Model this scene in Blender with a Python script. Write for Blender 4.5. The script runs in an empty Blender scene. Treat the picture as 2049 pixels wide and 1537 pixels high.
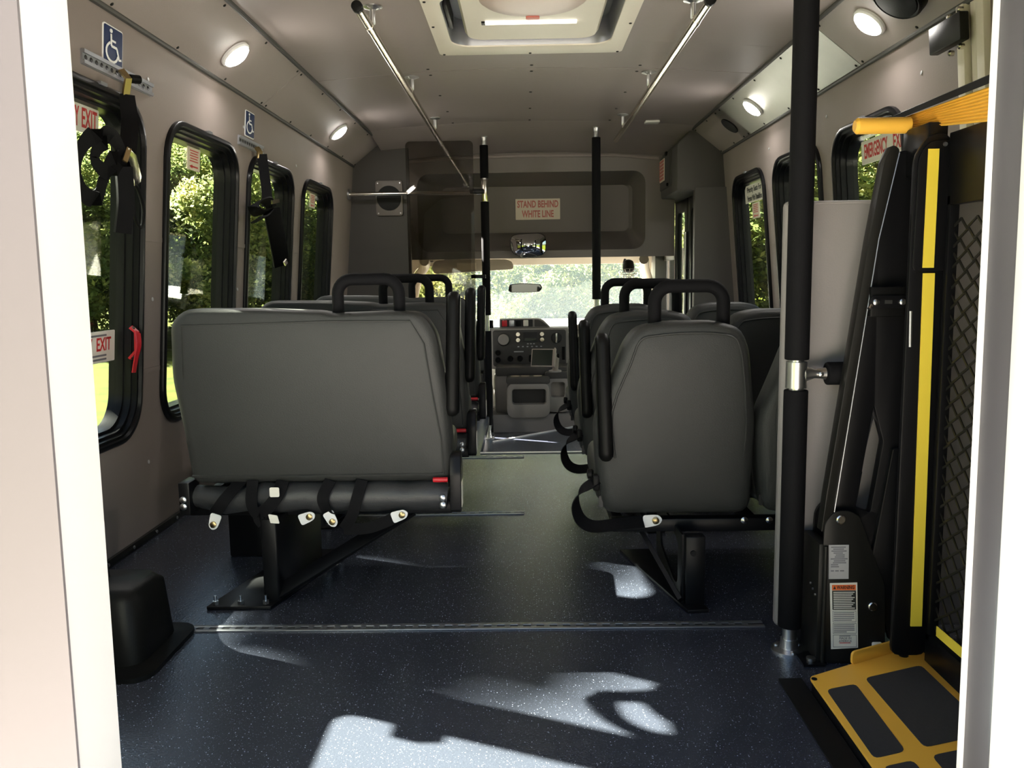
import bpy, bmesh, math, random
from mathutils import Vector, Matrix
random.seed(7)
SC = bpy.context.scene
COL = SC.collection
PI = math.pi

# ------------------------------------------------------------------ camera
cam = bpy.data.cameras.new('camera'); camo = bpy.data.objects.new('camera', cam); COL.objects.link(camo)
cam.sensor_width = 36.0; cam.lens = 1700.0 / 2049.0 * 36.0; cam.clip_start = 0.02; cam.clip_end = 400
camo.matrix_world = Matrix(((0.99979575, 0.01299808, 0.01547605, 0.0),
                            (0.01371149, 0.12632071, -0.99189469, 0.0),
                            (-0.01484767, 0.99190429, 0.12611668, 0.9),
                            (0, 0, 0, 1)))
SC.camera = camo
# ------------------------------------------------------------------ sky, sun, exposure
SUN_EL = math.radians(38.0)
SUN_DIR = Vector((0.909 * math.cos(SUN_EL), -0.416 * math.cos(SUN_EL), -math.sin(SUN_EL)))   # travel of the light
wd = bpy.data.worlds.new('world'); SC.world = wd; wd.use_nodes = True
nt = wd.node_tree; nt.nodes.clear()
sky = nt.nodes.new('ShaderNodeTexSky'); sky.sky_type = 'NISHITA'; sky.sun_disc = False
sky.sun_elevation = SUN_EL; sky.sun_rotation = math.atan2(-SUN_DIR.x, -SUN_DIR.y); sky.air_density = 1.2; sky.dust_density = 2.0
bg = nt.nodes.new('ShaderNodeBackground'); bg.inputs['Strength'].default_value = 0.15
wo = nt.nodes.new('ShaderNodeOutputWorld')
nt.links.new(sky.outputs[0], bg.inputs[0]); nt.links.new(bg.outputs[0], wo.inputs[0])
sl = bpy.data.lights.new('sun', 'SUN'); sl.energy = 90.0; sl.angle = math.radians(0.7); sl.color = (1.0, 0.94, 0.84)
so = bpy.data.objects.new('sun', sl); COL.objects.link(so); so.rotation_euler = SUN_DIR.to_track_quat('-Z', 'Y').to_euler()
so.location = (-12, 12, 14)
SC.view_settings.view_transform = 'Standard'; SC.view_settings.look = 'None'; SC.view_settings.gamma = 1.0
SC.view_settings.use_curve_mapping = False; SC.view_settings.exposure = 0.85

# ------------------------------------------------------------------ materials
MATS = {}
def mat(name, col, rough=0.5, metal=0.0, spec=0.5, var=0.0, vscale=8.0, bump=0.0, bscale=60.0, emit=None, estr=0.0, col2=None, coat=0.0):
    m = bpy.data.materials.new(name); m.use_nodes = True; MATS[name] = m
    n = m.node_tree; b = n.nodes['Principled BSDF']
    b.inputs['Base Color'].default_value = (*col, 1); b.inputs['Roughness'].default_value = rough
    b.inputs['Metallic'].default_value = metal; b.inputs['Specular IOR Level'].default_value = spec
    if coat: b.inputs['Coat Weight'].default_value = coat
    tc = n.nodes.new('ShaderNodeTexCoord')
    nz = n.nodes.new('ShaderNodeTexNoise'); nz.inputs['Scale'].default_value = vscale; nz.inputs['Detail'].default_value = 4
    n.links.new(tc.outputs['Object'], nz.inputs['Vector'])
    mx = n.nodes.new('ShaderNodeMix'); mx.data_type = 'RGBA'
    c2 = col2 if col2 else tuple(max(0, c * (1 - (var or 0.06))) for c in col)
    mx.inputs[6].default_value = (*col, 1); mx.inputs[7].default_value = (*c2, 1)
    n.links.new(nz.outputs['Fac'], mx.inputs[0]); n.links.new(mx.outputs[2], b.inputs['Base Color'])
    if bump:
        n2 = n.nodes.new('ShaderNodeTexNoise'); n2.inputs['Scale'].default_value = bscale; n2.inputs['Detail'].default_value = 3
        n.links.new(tc.outputs['Object'], n2.inputs['Vector'])
        bp = n.nodes.new('ShaderNodeBump'); bp.inputs['Strength'].default_value = bump; bp.inputs['Distance'].default_value = 0.004
        n.links.new(n2.outputs['Fac'], bp.inputs['Height']); n.links.new(bp.outputs['Normal'], b.inputs['Normal'])
    if emit:
        b.inputs['Emission Color'].default_value = (*emit, 1); b.inputs['Emission Strength'].default_value = estr
    return m
mat('wall_fabric', (0.26, 0.217, 0.20), 0.62, var=0.12, vscale=3, bump=0.12, bscale=260, spec=0.35)
mat('ceiling_fabric', (0.31, 0.266, 0.246), 0.55, var=0.1, vscale=2, bump=0.1, bscale=240, spec=0.4)
mat('cove_metal', (0.42, 0.42, 0.38), 0.42, metal=0.75, var=0.25, vscale=5)
mat('partition', (0.075, 0.069, 0.063), 0.7, var=0.1, vscale=4, bump=0.1, bscale=300)
mat('fiberglass', (0.19, 0.168, 0.15), 0.5, var=0.1, vscale=3)
mat('cab_beige', (0.50, 0.43, 0.36), 0.55, var=0.08)
mat('cab_grey', (0.33, 0.31, 0.29), 0.5, var=0.08)
mat('cab_dark', (0.06, 0.058, 0.055), 0.55, var=0.1)
mat('vinyl', (0.034, 0.0355, 0.034), 0.5, var=0.12, vscale=6, bump=0.18, bscale=420, spec=0.3)
mat('vinyl_dark', (0.035, 0.036, 0.038), 0.42, var=0.12, vscale=6, bump=0.15, bscale=420)
mat('seam', (0.05, 0.05, 0.048), 0.6)
mat('foam_black', (0.005, 0.005, 0.006), 0.75, var=0.2, vscale=30, bump=0.12, bscale=300, spec=0.12)
mat('black_plastic', (0.006, 0.006, 0.006), 0.42, var=0.15, bump=0.08, bscale=200, spec=0.12)
mat('rubber', (0.010, 0.010, 0.010), 0.5, var=0.2, spec=0.12)
mat('black_steel', (0.006, 0.006, 0.007), 0.36, var=0.2, vscale=5, spec=0.2)
mat('lift_grey', (0.013, 0.0125, 0.011), 0.4, var=0.2, vscale=5, spec=0.22)
mat('frame_black', (0.006, 0.006, 0.007), 0.3, var=0.2, spec=0.2)
mat('webbing', (0.005, 0.005, 0.006), 0.7, bump=0.2, bscale=500, spec=0.12)
mat('chrome', (0.75, 0.70, 0.62), 0.22, metal=1.0, var=0.05)
mat('steel', (0.62, 0.62, 0.62), 0.3, metal=1.0, var=0.1)
mat('aluminium', (0.42, 0.43, 0.47), 0.38, metal=0.9, var=0.12, vscale=20)
mat('brass_zinc', (0.45, 0.34, 0.17), 0.3, metal=1.0)
mat('yellow', (0.85, 0.47, 0.06), 0.42, var=0.06, vscale=4)
mat('yellow_tape', (0.86, 0.66, 0.06), 0.5, var=0.05, vscale=4)
mat('grit_pad', (0.035, 0.036, 0.038), 0.85, var=0.3, vscale=200, bump=0.4, bscale=600)
mat('barrier_vinyl', (0.25, 0.232, 0.225), 0.55, var=0.06, vscale=3, bump=0.08, bscale=300)
mat('white_paint', (0.88, 0.87, 0.86), 0.35, var=0.03)
mat('rear_paint_shaded', (0.205, 0.183, 0.19), 0.4, var=0.05, vscale=2)  # white body paint with the shade of the rear face put into its colour
mat('jamb_grey', (0.085, 0.08, 0.088), 0.5, var=0.1)
mat('hatch_plastic', (0.80, 0.74, 0.63), 0.45, var=0.06)
mat('dome_pink', (0.66, 0.52, 0.47), 0.4, var=0.05)
mat('sticker_white', (0.80, 0.78, 0.70), 0.5, var=0.03)
mat('sticker_cream', (0.80, 0.70, 0.56), 0.5, var=0.03)
mat('sticker_silver', (0.50, 0.50, 0.52), 0.4, metal=0.3)
mat('print_red', (0.62, 0.03, 0.03), 0.5)
mat('print_salmon', (0.62, 0.18, 0.14), 0.5)
mat('print_black', (0.02, 0.02, 0.02), 0.5)
mat('print_orange', (0.85, 0.16, 0.03), 0.5)
mat('print_grey', (0.18, 0.18, 0.2), 0.5)
mat('sign_blue', (0.003, 0.018, 0.085), 0.5, spec=0.2)
mat('sign_white', (0.85, 0.86, 0.86), 0.45)
mat('red_plastic', (0.55, 0.015, 0.025), 0.35)
mat('grille', (0.018, 0.019, 0.018), 0.8, bump=0.5, bscale=900)
mat('mirror', (0.9, 0.9, 0.9), 0.02, metal=1.0)
mat('led', (1, 1, 1), 0.4, emit=(1.0, 0.95, 0.86), estr=28.0)
mat('hatch_lens', (1, 1, 1), 0.4, emit=(1.0, 0.95, 0.82), estr=2.2)
mat('display', (0.02, 0.03, 0.02), 0.25)
mat('white_lamp', (0.85, 0.85, 0.85), 0.4)
mat('bark', (0.10, 0.075, 0.055), 0.9, var=0.4, vscale=12, bump=0.5, bscale=30)
mat('concrete', (0.32, 0.30, 0.285), 0.9, var=0.2, vscale=1.5, bump=0.2, bscale=40)
mat('asphalt', (0.22, 0.215, 0.21), 0.9, var=0.2, vscale=2, bump=0.2, bscale=60)

def m_floor():
    m = bpy.data.materials.new('floor_vinyl'); m.use_nodes = True; MATS['floor'] = m
    n = m.node_tree; b = n.nodes['Principled BSDF']; L = n.links.new
    tc = n.nodes.new('ShaderNodeTexCoord')
    base = n.nodes.new('ShaderNodeTexNoise'); base.inputs['Scale'].default_value = 3; L(tc.outputs['Object'], base.inputs['Vector'])
    cr = n.nodes.new('ShaderNodeValToRGB'); L(base.outputs['Fac'], cr.inputs[0])
    cr.color_ramp.elements[0].color = (0.027, 0.030, 0.043, 1); cr.color_ramp.elements[1].color = (0.038, 0.042, 0.057, 1)
    last = cr.outputs[0]
    for sc, th, colr in ((150.0, 0.16, (0.42, 0.46, 0.58, 1)), (330.0, 0.17, (0.30, 0.34, 0.46, 1))):
        v = n.nodes.new('ShaderNodeTexVoronoi'); v.inputs['Scale'].default_value = sc; L(tc.outputs['Object'], v.inputs['Vector'])
        lt = n.nodes.new('ShaderNodeMath'); lt.operation = 'LESS_THAN'; lt.inputs[1].default_value = th; L(v.outputs['Distance'], lt.inputs[0])
        sp = n.nodes.new('ShaderNodeSeparateColor'); L(v.outputs['Color'], sp.inputs[0])
        g = n.nodes.new('ShaderNodeMath'); g.operation = 'GREATER_THAN'; g.inputs[1].default_value = 0.68; L(sp.outputs[0], g.inputs[0])
        mu = n.nodes.new('ShaderNodeMath'); mu.operation = 'MULTIPLY'; L(lt.outputs[0], mu.inputs[0]); L(g.outputs[0], mu.inputs[1])
        mx = n.nodes.new('ShaderNodeMix'); mx.data_type = 'RGBA'; L(mu.outputs[0], mx.inputs[0]); L(last, mx.inputs[6]); mx.inputs[7].default_value = colr
        last = mx.outputs[2]
    L(last, b.inputs['Base Color']); b.inputs['Roughness'].default_value = 0.25; b.inputs['Specular IOR Level'].default_value = 1.0; b.inputs['Specular Tint'].default_value = (0.6, 0.8, 1.0, 1)
    n2 = n.nodes.new('ShaderNodeTexNoise'); n2.inputs['Scale'].default_value = 180; n2.inputs['Detail'].default_value = 2; L(tc.outputs['Object'], n2.inputs['Vector'])
    bp = n.nodes.new('ShaderNodeBump'); bp.inputs['Strength'].default_value = 0.22; bp.inputs['Distance'].default_value = 0.003
    L(n2.outputs['Fac'], bp.inputs['Height']); L(bp.outputs['Normal'], b.inputs['Normal'])
m_floor()
def m_glass(name, tint, rough=0.0, gl=1.0):
    m = bpy.data.materials.new(name); m.use_nodes = True; MATS[name] = m
    n = m.node_tree; n.nodes.clear(); L = n.links.new
    o = n.nodes.new('ShaderNodeOutputMaterial'); t = n.nodes.new('ShaderNodeBsdfTransparent'); t.inputs[0].default_value = (*tint, 1)
    g = n.nodes.new('ShaderNodeBsdfGlossy'); g.inputs['Roughness'].default_value = rough; g.inputs['Color'].default_value = (gl, gl, gl, 1)
    lw = n.nodes.new('ShaderNodeLayerWeight'); lw.inputs['Blend'].default_value = 0.5
    pw = n.nodes.new('ShaderNodeMath'); pw.operation = 'POWER'; pw.inputs[1].default_value = 4.5; L(lw.outputs['Facing'], pw.inputs[0])
    f = n.nodes.new('ShaderNodeMath'); f.operation = 'MULTIPLY_ADD'; f.inputs[1].default_value = 0.55; f.inputs[2].default_value = 0.02; L(pw.outputs[0], f.inputs[0])
    mx = n.nodes.new('ShaderNodeMixShader'); L(f.outputs[0], mx.inputs[0]); L(t.outputs[0], mx.inputs[1]); L(g.outputs[0], mx.inputs[2]); L(mx.outputs[0], o.inputs[0])
def dust_haze(name, k):
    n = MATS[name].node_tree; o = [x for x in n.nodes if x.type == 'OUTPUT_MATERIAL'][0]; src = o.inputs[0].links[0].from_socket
    t = n.nodes.new('ShaderNodeBsdfTranslucent'); t.inputs[0].default_value = (0.66, 0.83, 1.0, 1); m2 = n.nodes.new('ShaderNodeMixShader'); m2.inputs[0].default_value = k  # haze of dust, its blue tint put in to cool the floor glare
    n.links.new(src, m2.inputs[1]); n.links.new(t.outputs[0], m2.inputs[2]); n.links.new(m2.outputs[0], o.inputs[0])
m_glass('glass', (0.80, 0.84, 0.80)); m_glass('windshield_glass', (0.92, 0.96, 0.92)); m_glass('smoked', (0.53, 0.505, 0.465)); dust_haze('windshield_glass', 0.009)
def m_leaf(name, cols):
    m = bpy.data.materials.new(name); m.use_nodes = True; MATS[name] = m
    n = m.node_tree; L = n.links.new; b = n.nodes['Principled BSDF']; o = n.nodes['Material Output']
    tc = n.nodes.new('ShaderNodeTexCoord'); nz = n.nodes.new('ShaderNodeTexNoise'); nz.inputs['Scale'].default_value = 1.6; nz.inputs['Detail'].default_value = 6
    oi = n.nodes.new('ShaderNodeObjectInfo')
    ad = n.nodes.new('ShaderNodeVectorMath'); L(tc.outputs['Object'], ad.inputs[0]); L(oi.outputs['Random'], ad.inputs[1]); L(ad.outputs[0], nz.inputs['Vector'])
    cr = n.nodes.new('ShaderNodeValToRGB'); L(nz.outputs['Fac'], cr.inputs[0])
    e = cr.color_ramp.elements; e[0].position = 0.32; e[0].color = (*cols[0], 1); e[1].position = 0.68; e[1].color = (*cols[2], 1)
    q = e.new(0.5); q.color = (*cols[1], 1)
    L(cr.outputs[0], b.inputs['Base Color']); b.inputs['Roughness'].default_value = 0.75; b.inputs['Specular IOR Level'].default_value = 0.12
    tr = n.nodes.new('ShaderNodeBsdfTranslucent'); L(cr.outputs[0], tr.inputs[0])
    mx = n.nodes.new('ShaderNodeMixShader'); mx.inputs[0].default_value = 0.55; L(b.outputs[0], mx.inputs[1]); L(tr.outputs[0], mx.inputs[2]); L(mx.outputs[0], o.inputs[0])
m_leaf('leaf_dark', ((0.05, 0.08, 0.028), (0.15, 0.185, 0.06), (0.31, 0.31, 0.095)))
m_leaf('leaf_light', ((0.10, 0.15, 0.06), (0.30, 0.33, 0.13), (0.65, 0.58, 0.24)))
m_leaf('grass', ((0.055, 0.075, 0.005), (0.085, 0.10, 0.007), (0.115, 0.125, 0.011)))

# ------------------------------------------------------------------ mesh helpers
ORG = {}
def rrect(x0, x1, y0, y1, r, n=6):
    r = min(r, (x1 - x0) / 2 - 1e-5, (y1 - y0) / 2 - 1e-5); P = []
    for cx, cy, a in ((x1 - r, y0 + r, -90), (x1 - r, y1 - r, 0), (x0 + r, y1 - r, 90), (x0 + r, y0 + r, 180)):
        for i in range(n + 1):
            t = math.radians(a + 90 * i / n); P.append((cx + r * math.cos(t), cy + r * math.sin(t)))
    return P
def rpoly(pts, r, n=4):
    P = []; N = len(pts)
    for i in range(N):
        p = Vector(pts[i]); a = Vector(pts[i - 1]) - p; b = Vector(pts[(i + 1) % N]) - p
        k = min(r, a.length * 0.45, b.length * 0.45); a = p + a.normalized() * k; b = p + b.normalized() * k
        for j in range(n + 1):
            t = j / n; q = a * (1 - t) ** 2 + p * 2 * t * (1 - t) + b * t * t; P.append((q.x, q.y))
    return P
def smooth_path(pts, n=6):
    P = [Vector(p) for p in pts]; out = []
    Q = [P[0] * 2 - P[1]] + P + [P[-1] * 2 - P[-2]]
    for i in range(1, len(Q) - 2):
        a, b, c, d = Q[i - 1:i + 3]
        for j in range(n):
            t = j / n
            out.append(0.5 * ((2 * b) + (c - a) * t + (2 * a - 5 * b + 4 * c - d) * t * t + (3 * b - a - 3 * c + d) * t ** 3))
    out.append(P[-1]); return out
class MB:
    def __init__(s): s.v = []; s.f = []
    def add(s, vs, fs):
        k = len(s.v); s.v += [Vector(v) for v in vs]; s.f += [tuple(i + k for i in f) for f in fs]; return s
    def box(s, x0, x1, y0, y1, z0, z1, M=None):
        vs = [Vector((x, y, z)) for x in (x0, x1) for y in (y0, y1) for z in (z0, z1)]
        if M: vs = [M @ v for v in vs]
        return s.add(vs, [(0, 1, 3, 2), (4, 6, 7, 5), (0, 4, 5, 1), (2, 3, 7, 6), (0, 2, 6, 4), (1, 5, 7, 3)])
    def bar(s, p0, p1, w, t, up=(0, 0, 1)):
        p0 = Vector(p0); p1 = Vector(p1); d = (p1 - p0).normalized(); a = d.cross(Vector(up)).normalized(); b = a.cross(d)
        vs = [p + a * i * w / 2 + b * j * t / 2 for p in (p0, p1) for i in (-1, 1) for j in (-1, 1)]
        return s.add(vs, [(0, 1, 3, 2), (4, 6, 7, 5), (0, 4, 5, 1), (2, 3, 7, 6), (0, 2, 6, 4), (1, 5, 7, 3)])
    def tube(s, pts, r, seg=12, closed=False, caps=True):
        P = [Vector(p) for p in pts]; N = len(P); R = r if isinstance(r, (list, tuple)) else [r] * N
        T = []
        for i in range(N):
            a = P[(i - 1) % N] if (closed or i) else P[0]; b = P[(i + 1) % N] if (closed or i < N - 1) else P[-1]
            T.append((b - a).normalized())
        u = T[0].orthogonal().normalized(); vs = []; fs = []
        for i in range(N):
            u = (u - T[i] * u.dot(T[i])).normalized(); w = T[i].cross(u)
            for k in range(seg):
                t = 2 * PI * k / seg; vs.append(P[i] + (u * math.cos(t) + w * math.sin(t)) * R[i])
        for i in range(N if closed else N - 1):
            j = (i + 1) % N
            for k in range(seg): fs.append((i * seg + k, i * seg + (k + 1) % seg, j * seg + (k + 1) % seg, j * seg + k))
        if caps and not closed: fs += [tuple(range(seg))[::-1], tuple((N - 1) * seg + k for k in range(seg))]
        return s.add(vs, fs)
    def cyl(s, p0, p1, r, r1=None, seg=14): return s.tube([p0, p1], [r, r if r1 is None else r1], seg)
    def strap(s, pts, side, w, t=0.0025):
        P = [Vector(p) for p in pts]; N = len(P); vs = []; fs = []
        for i in range(N):
            sd = Vector(side[i] if isinstance(side, list) else side).normalized()
            d = (P[min(i + 1, N - 1)] - P[max(i - 1, 0)]).normalized(); sd = (sd - d * sd.dot(d)).normalized(); nn = d.cross(sd)
            vs += [P[i] + sd * a * w / 2 + nn * b * t / 2 for a, b in ((-1, -1), (1, -1), (1, 1), (-1, 1))]
        for i in range(N - 1):
            for k in range(4): fs.append((i * 4 + k, i * 4 + (k + 1) % 4, i * 4 + 4 + (k + 1) % 4, i * 4 + 4 + k))
        fs += [(3, 2, 1, 0), tuple((N - 1) * 4 + k for k in range(4))]
        return s.add(vs, fs)
    def lathe(s, prof, o, axis, seg=20):
        o = Vector(o); ax = Vector(axis).normalized(); u = ax.orthogonal().normalized(); w = ax.cross(u); vs = []; fs = []
        for r, hh in prof:
            for k in range(seg):
                t = 2 * PI * k / seg; vs.append(o + ax * hh + (u * math.cos(t) + w * math.sin(t)) * max(r, 1e-5))
        for i in range(len(prof) - 1):
            for k in range(seg): fs.append((i * seg + k, i * seg + (k + 1) % seg, (i + 1) * seg + (k + 1) % seg, (i + 1) * seg + k))
        fs += [tuple(range(seg))[::-1], tuple((len(prof) - 1) * seg + k for k in range(seg))]
        return s.add(vs, fs)
    def prism(s, ol, lo, hi, f):
        n = len(ol); vs = [f(a, b, lo) for a, b in ol] + [f(a, b, hi) for a, b in ol]
        return s.add(vs, [tuple(range(n))[::-1], tuple(range(n, 2 * n))] + [(i, (i + 1) % n, n + (i + 1) % n, n + i) for i in range(n)])
    def loft(s, rings, caps=(True, True)):
        n = len(rings[0]); vs = [v for r in rings for v in r]; fs = []
        for i in range(len(rings) - 1):
            for k in range(n): fs.append((i * n + k, i * n + (k + 1) % n, (i + 1) * n + (k + 1) % n, (i + 1) * n + k))
        if caps[0]: fs.append(tuple(range(n))[::-1])
        if caps[1]: fs.append(tuple((len(rings) - 1) * n + k for k in range(n)))
        return s.add(vs, fs)
    def holed(s, outer, holes, lo, hi, f):
        bm = bmesh.new(); loops = []
        for L in [outer] + holes:
            vs = [bm.verts.new((a, b, 0)) for a, b in L]
            for i in range(len(vs)): bm.edges.new((vs[i], vs[(i + 1) % len(vs)]))
            loops.append(vs)
        bmesh.ops.triangle_fill(bm, use_beauty=True, edges=bm.edges[:]); bm.verts.index_update()
        co = [(v.co.x, v.co.y) for v in bm.verts]; n = len(co)
        tri = [tuple(v.index for v in fc.verts) for fc in bm.faces]
        lp = [[v.index for v in L] for L in loops]; bm.free()
        vs = [f(a, b, lo) for a, b in co] + [f(a, b, hi) for a, b in co]
        fs = tri + [tuple(i + n for i in t[::-1]) for t in tri]
        for L in lp: fs += [(L[i], L[(i + 1) % len(L)], L[(i + 1) % len(L)] + n, L[i] + n) for i in range(len(L))]
        return s.add(vs, fs)
    def pad(s, ol, t, rad, f, crown=0.012, n=4):
        """upholstered pad: outline in a plane, thickness t, rounded edge rad, crowned faces"""
        c = Vector((sum(p[0] for p in ol) / len(ol), sum(p[1] for p in ol) / len(ol)))
        xs = max(abs(p[0] - c.x) for p in ol); ys = max(abs(p[1] - c.y) for p in ol)
        def ring(ins, d):
            out = []
            for a, b in ol:
                q = Vector((a, b)) - c; out.append(f(c.x + q.x * (1 - ins / xs), c.y + q.y * (1 - ins / ys), d))
            return out
        R = []
        m = min(xs, ys)
        for k in (0.12, 0.4, 0.7): R.append(ring(m * (1 - k), -crown * (1 - k * k)))
        for i in range(n + 1):
            a = PI / 2 * i / n; R.append(ring(rad * (1 - math.sin(a)), rad * (1 - math.cos(a))))
        for i in range(n + 1):
            a = PI / 2 * i / n; R.append(ring(rad * (1 - math.cos(a)), t - rad + rad * math.sin(a)))
        for k in (0.7, 0.4, 0.12): R.append(ring(m * (1 - k), t + crown * (1 - k * k)))
        return s.loft(R)
    def build(s, name, m, parent=None, bevel=0.0, seg=2, smooth=True, ang=38):
        vs = s.v
        if parent is not None: o0 = ORG[parent.name]
        else:
            o0 = Vector(((min(v.x for v in vs) + max(v.x for v in vs)) / 2, (min(v.y for v in vs) + max(v.y for v in vs)) / 2, min(v.z for v in vs)))
        me = bpy.data.meshes.new(name); me.from_pydata([v - o0 for v in vs], [], s.f)
        bm = bmesh.new(); bm.from_mesh(me); bmesh.ops.recalc_face_normals(bm, faces=bm.faces[:])
        if bevel:
            ed = [e for e in bm.edges if len(e.link_faces) == 2 and e.calc_face_angle(0) > 0.6]
            bmesh.ops.bevel(bm, geom=ed, offset=bevel, segments=seg, affect='EDGES', profile=0.5, clamp_overlap=True)
        bm.to_mesh(me); bm.free()
        if smooth:
            for p in me.polygons: p.use_smooth = True
            me.set_sharp_from_angle(angle=math.radians(ang))
        me.materials.append(MATS[m])
        o = bpy.data.objects.new(name, me); COL.objects.link(o)
        if parent is not None: o.parent = parent
        else: o.location = o0
        ORG[o.name] = o0
        return o
def tag(o, label=None, cat=None, group=None, kind=None):
    if label: o['label'] = label
    if cat: o['category'] = cat
    if group: o['group'] = group
    if kind: o['kind'] = kind
    return o
def thing(name, label, cat, loc, group=None, kind=None):
    o = bpy.data.objects.new(name, None); COL.objects.link(o); o.location = loc; o.empty_display_size = 0.1; ORG[o.name] = Vector(loc)
    return tag(o, label, cat, group, kind)
def copy_tree(o, d=(0, 0, 0), label=None, parent=None):
    c = o.copy(); COL.objects.link(c); ORG[c.name] = ORG[o.name] + Vector(d)
    if parent is None: c.location = o.location + Vector(d)
    else: c.parent = parent
    if label: c['label'] = label
    for ch in list(o.children): copy_tree(ch, d, None, c)
    return c
def text(name, body, size, m, parent, M, bold=0.0, ex=0.0006, sx=1.0, align='CENTER', w=None):
    cu = bpy.data.curves.new(name, 'FONT'); cu.body = body; cu.size = size; cu.align_x = align; cu.align_y = 'CENTER'
    cu.extrude = ex; cu.offset = bold; cu.resolution_u = 3
    t = bpy.data.objects.new(name, cu); me = bpy.data.meshes.new_from_object(t); bpy.data.objects.remove(t); bpy.data.curves.remove(cu)
    me.name = name; o0 = ORG[parent.name]
    if w: sx = w / (max(v.co.x for v in me.vertices) - min(v.co.x for v in me.vertices))
    me.transform(Matrix.Translation(-o0) @ M @ Matrix.Diagonal((sx, 1, 1, 1))); me.materials.clear(); me.materials.append(MATS[m])
    o = bpy.data.objects.new(name, me); COL.objects.link(o); o.parent = parent; ORG[o.name] = o0
    return o
def frame(o, ax, ay):
    ax = Vector(ax).normalized(); ay = Vector(ay).normalized(); az = ax.cross(ay)
    return Matrix((( ax.x, ay.x, az.x, o[0]), (ax.y, ay.y, az.y, o[1]), (ax.z, ay.z, az.z, o[2]), (0, 0, 0, 1)))
def MP(M): return lambda a, b, c: M @ Vector((a, b, c))
def strokes(mb, M, pl, w, d=0.0012):
    for seg in pl: mb.strap([M @ Vector((a, b, d)) for a, b in seg], M.to_3x3() @ Vector((0, 0, 1)), 0.001, w)
    return mb
def ribbon2d(mb, M, pts, w, d0, d1):
    """flat stroke of width w in the plane of M"""
    P = [Vector(p) for p in pts]; L = []; R = []
    for i, p in enumerate(P):
        t = (P[min(i + 1, len(P) - 1)] - P[max(i - 1, 0)]).normalized(); n = Vector((-t.y, t.x)) * w / 2
        L.append(p + n); R.append(p - n)
    rings = [[M @ Vector((l.x, l.y, d0)), M @ Vector((r.x, r.y, d0)), M @ Vector((r.x, r.y, d1)), M @ Vector((l.x, l.y, d1))] for l, r in zip(L, R)]
    mb.loft(rings)
    return mb

# ------------------------------------------------------------------ bus shell
K = 0.085
def XL(z): return -1.333 + K * z
def XR(z): return 1.463 - K * z
fL = lambda a, b, c: Vector((XL(b) - c, a, b))      # a = along bus, b = height, c = outward
fR = lambda a, b, c: Vector((XR(b) + c, a, b))
ZC, ZU, ZM = 1.68, 1.84, 1.885
Y0, Y1 = 1.245, 6.12
WINL = [(1.36, 2.155, 0.71, 1.47), (2.19, 2.785, 0.385, 1.46), (2.95, 3.68, 0.385, 1.46), (3.82, 4.56, 0.385, 1.46), (4.75, 5.48, 0.385, 1.46)]  # window spans and most coordinates below unprojected from image pixels
WINR = [(3.07, 3.77, 0.385, 1.49), (3.93, 4.65, 0.385, 1.49), (4.82, 5.53, 0.385, 1.49)]
floor = tag(MB().holed([(XL(0) - 0.02, 1.10), (XR(0) + 0.02, 1.10), (XR(0) + 0.02, 4.28), (-0.235, 4.28), (-0.235, 5.42), (XL(0) - 0.02, 5.42)], [], -0.05, 0.0, lambda a, b, c: Vector((a, b, c))).build('floor', 'floor', smooth=False), kind='structure')
tag(MB().box(-1.36, 1.49, 4.2, 6.2, -0.32, -0.25).build('floor', 'floor', smooth=False), kind='structure')
tag(MB().box(-1.36, 1.49, 1.10, 6.2, -0.42, -0.325).build('floor', 'black_steel', smooth=False), kind='structure')
def side_wall(name, f, wins):
    ol = [(1.11, -0.06), (5.76 if f is fR else 6.14, -0.06), (5.76 if f is fR else 6.14, ZC + 0.03), (1.11, ZC + 0.03)]
    return tag(MB().holed(ol, [rrect(a + .012, b - .012, c + .012, d - .012, 0.125) for a, b, c, d in wins], 0.0, 0.07, f).build(name, 'wall_fabric'), kind='structure')
wl = side_wall('wall_left', fL, WINL); wr = side_wall('wall_right', fR, WINR)
# window units
def window(n, f, w, slider=False):
    a, b, c, d = w; r = thing('window_%d' % n, None, None, f((a + b) / 2, c, 0.03)); tag(r, kind='structure')
    prof = [(0.0, 0.0), (0.0, -0.014), (0.006, -0.018), (0.022, -0.018), (0.026, -0.008), (0.038, -0.008), (0.041, 0.008), (0.052, 0.008), (0.055, 0.03), (0.066, 0.03), (0.07, 0.056), (0.07, 0.075), (0.0, 0.075)]
    rings = []
    for ins, dep in prof:
        ins *= 0.75
        rad = 0.14 - ins * 0.75
        rings.append([f(p, q, dep) for p, q in rrect(a + ins, b - ins, c + ins, d - ins, rad, 8)])
    MB().loft(rings, (False, False)).build('window_frame', 'frame_black', r, ang=50)
    MB().prism(rrect(a + .049, b - .049, c + .049, d - .049, 0.095, 8), 0.052, 0.057, f).build('window_glass', 'glass', r, smooth=False)
    # small latch tab on the head of the frame
    MB().prism(rrect((a + b) / 2 - 0.02, (a + b) / 2 + 0.02, d - 0.006, d + 0.004, 0.003, 2), -0.024, -0.012, f).build('latch_tab', 'aluminium', r)
    return r
W = [window(i + 1, fL, w) for i, w in enumerate(WINL)] + [window(i + 6, fR, w) for i, w in enumerate(WINR)]
MB().prism(rrect(2.045, 2.12, 0.885, 0.935, 0.004, 2), 0.0, 0.05, fL).build('window_latch', 'black_plastic', W[0])
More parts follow.
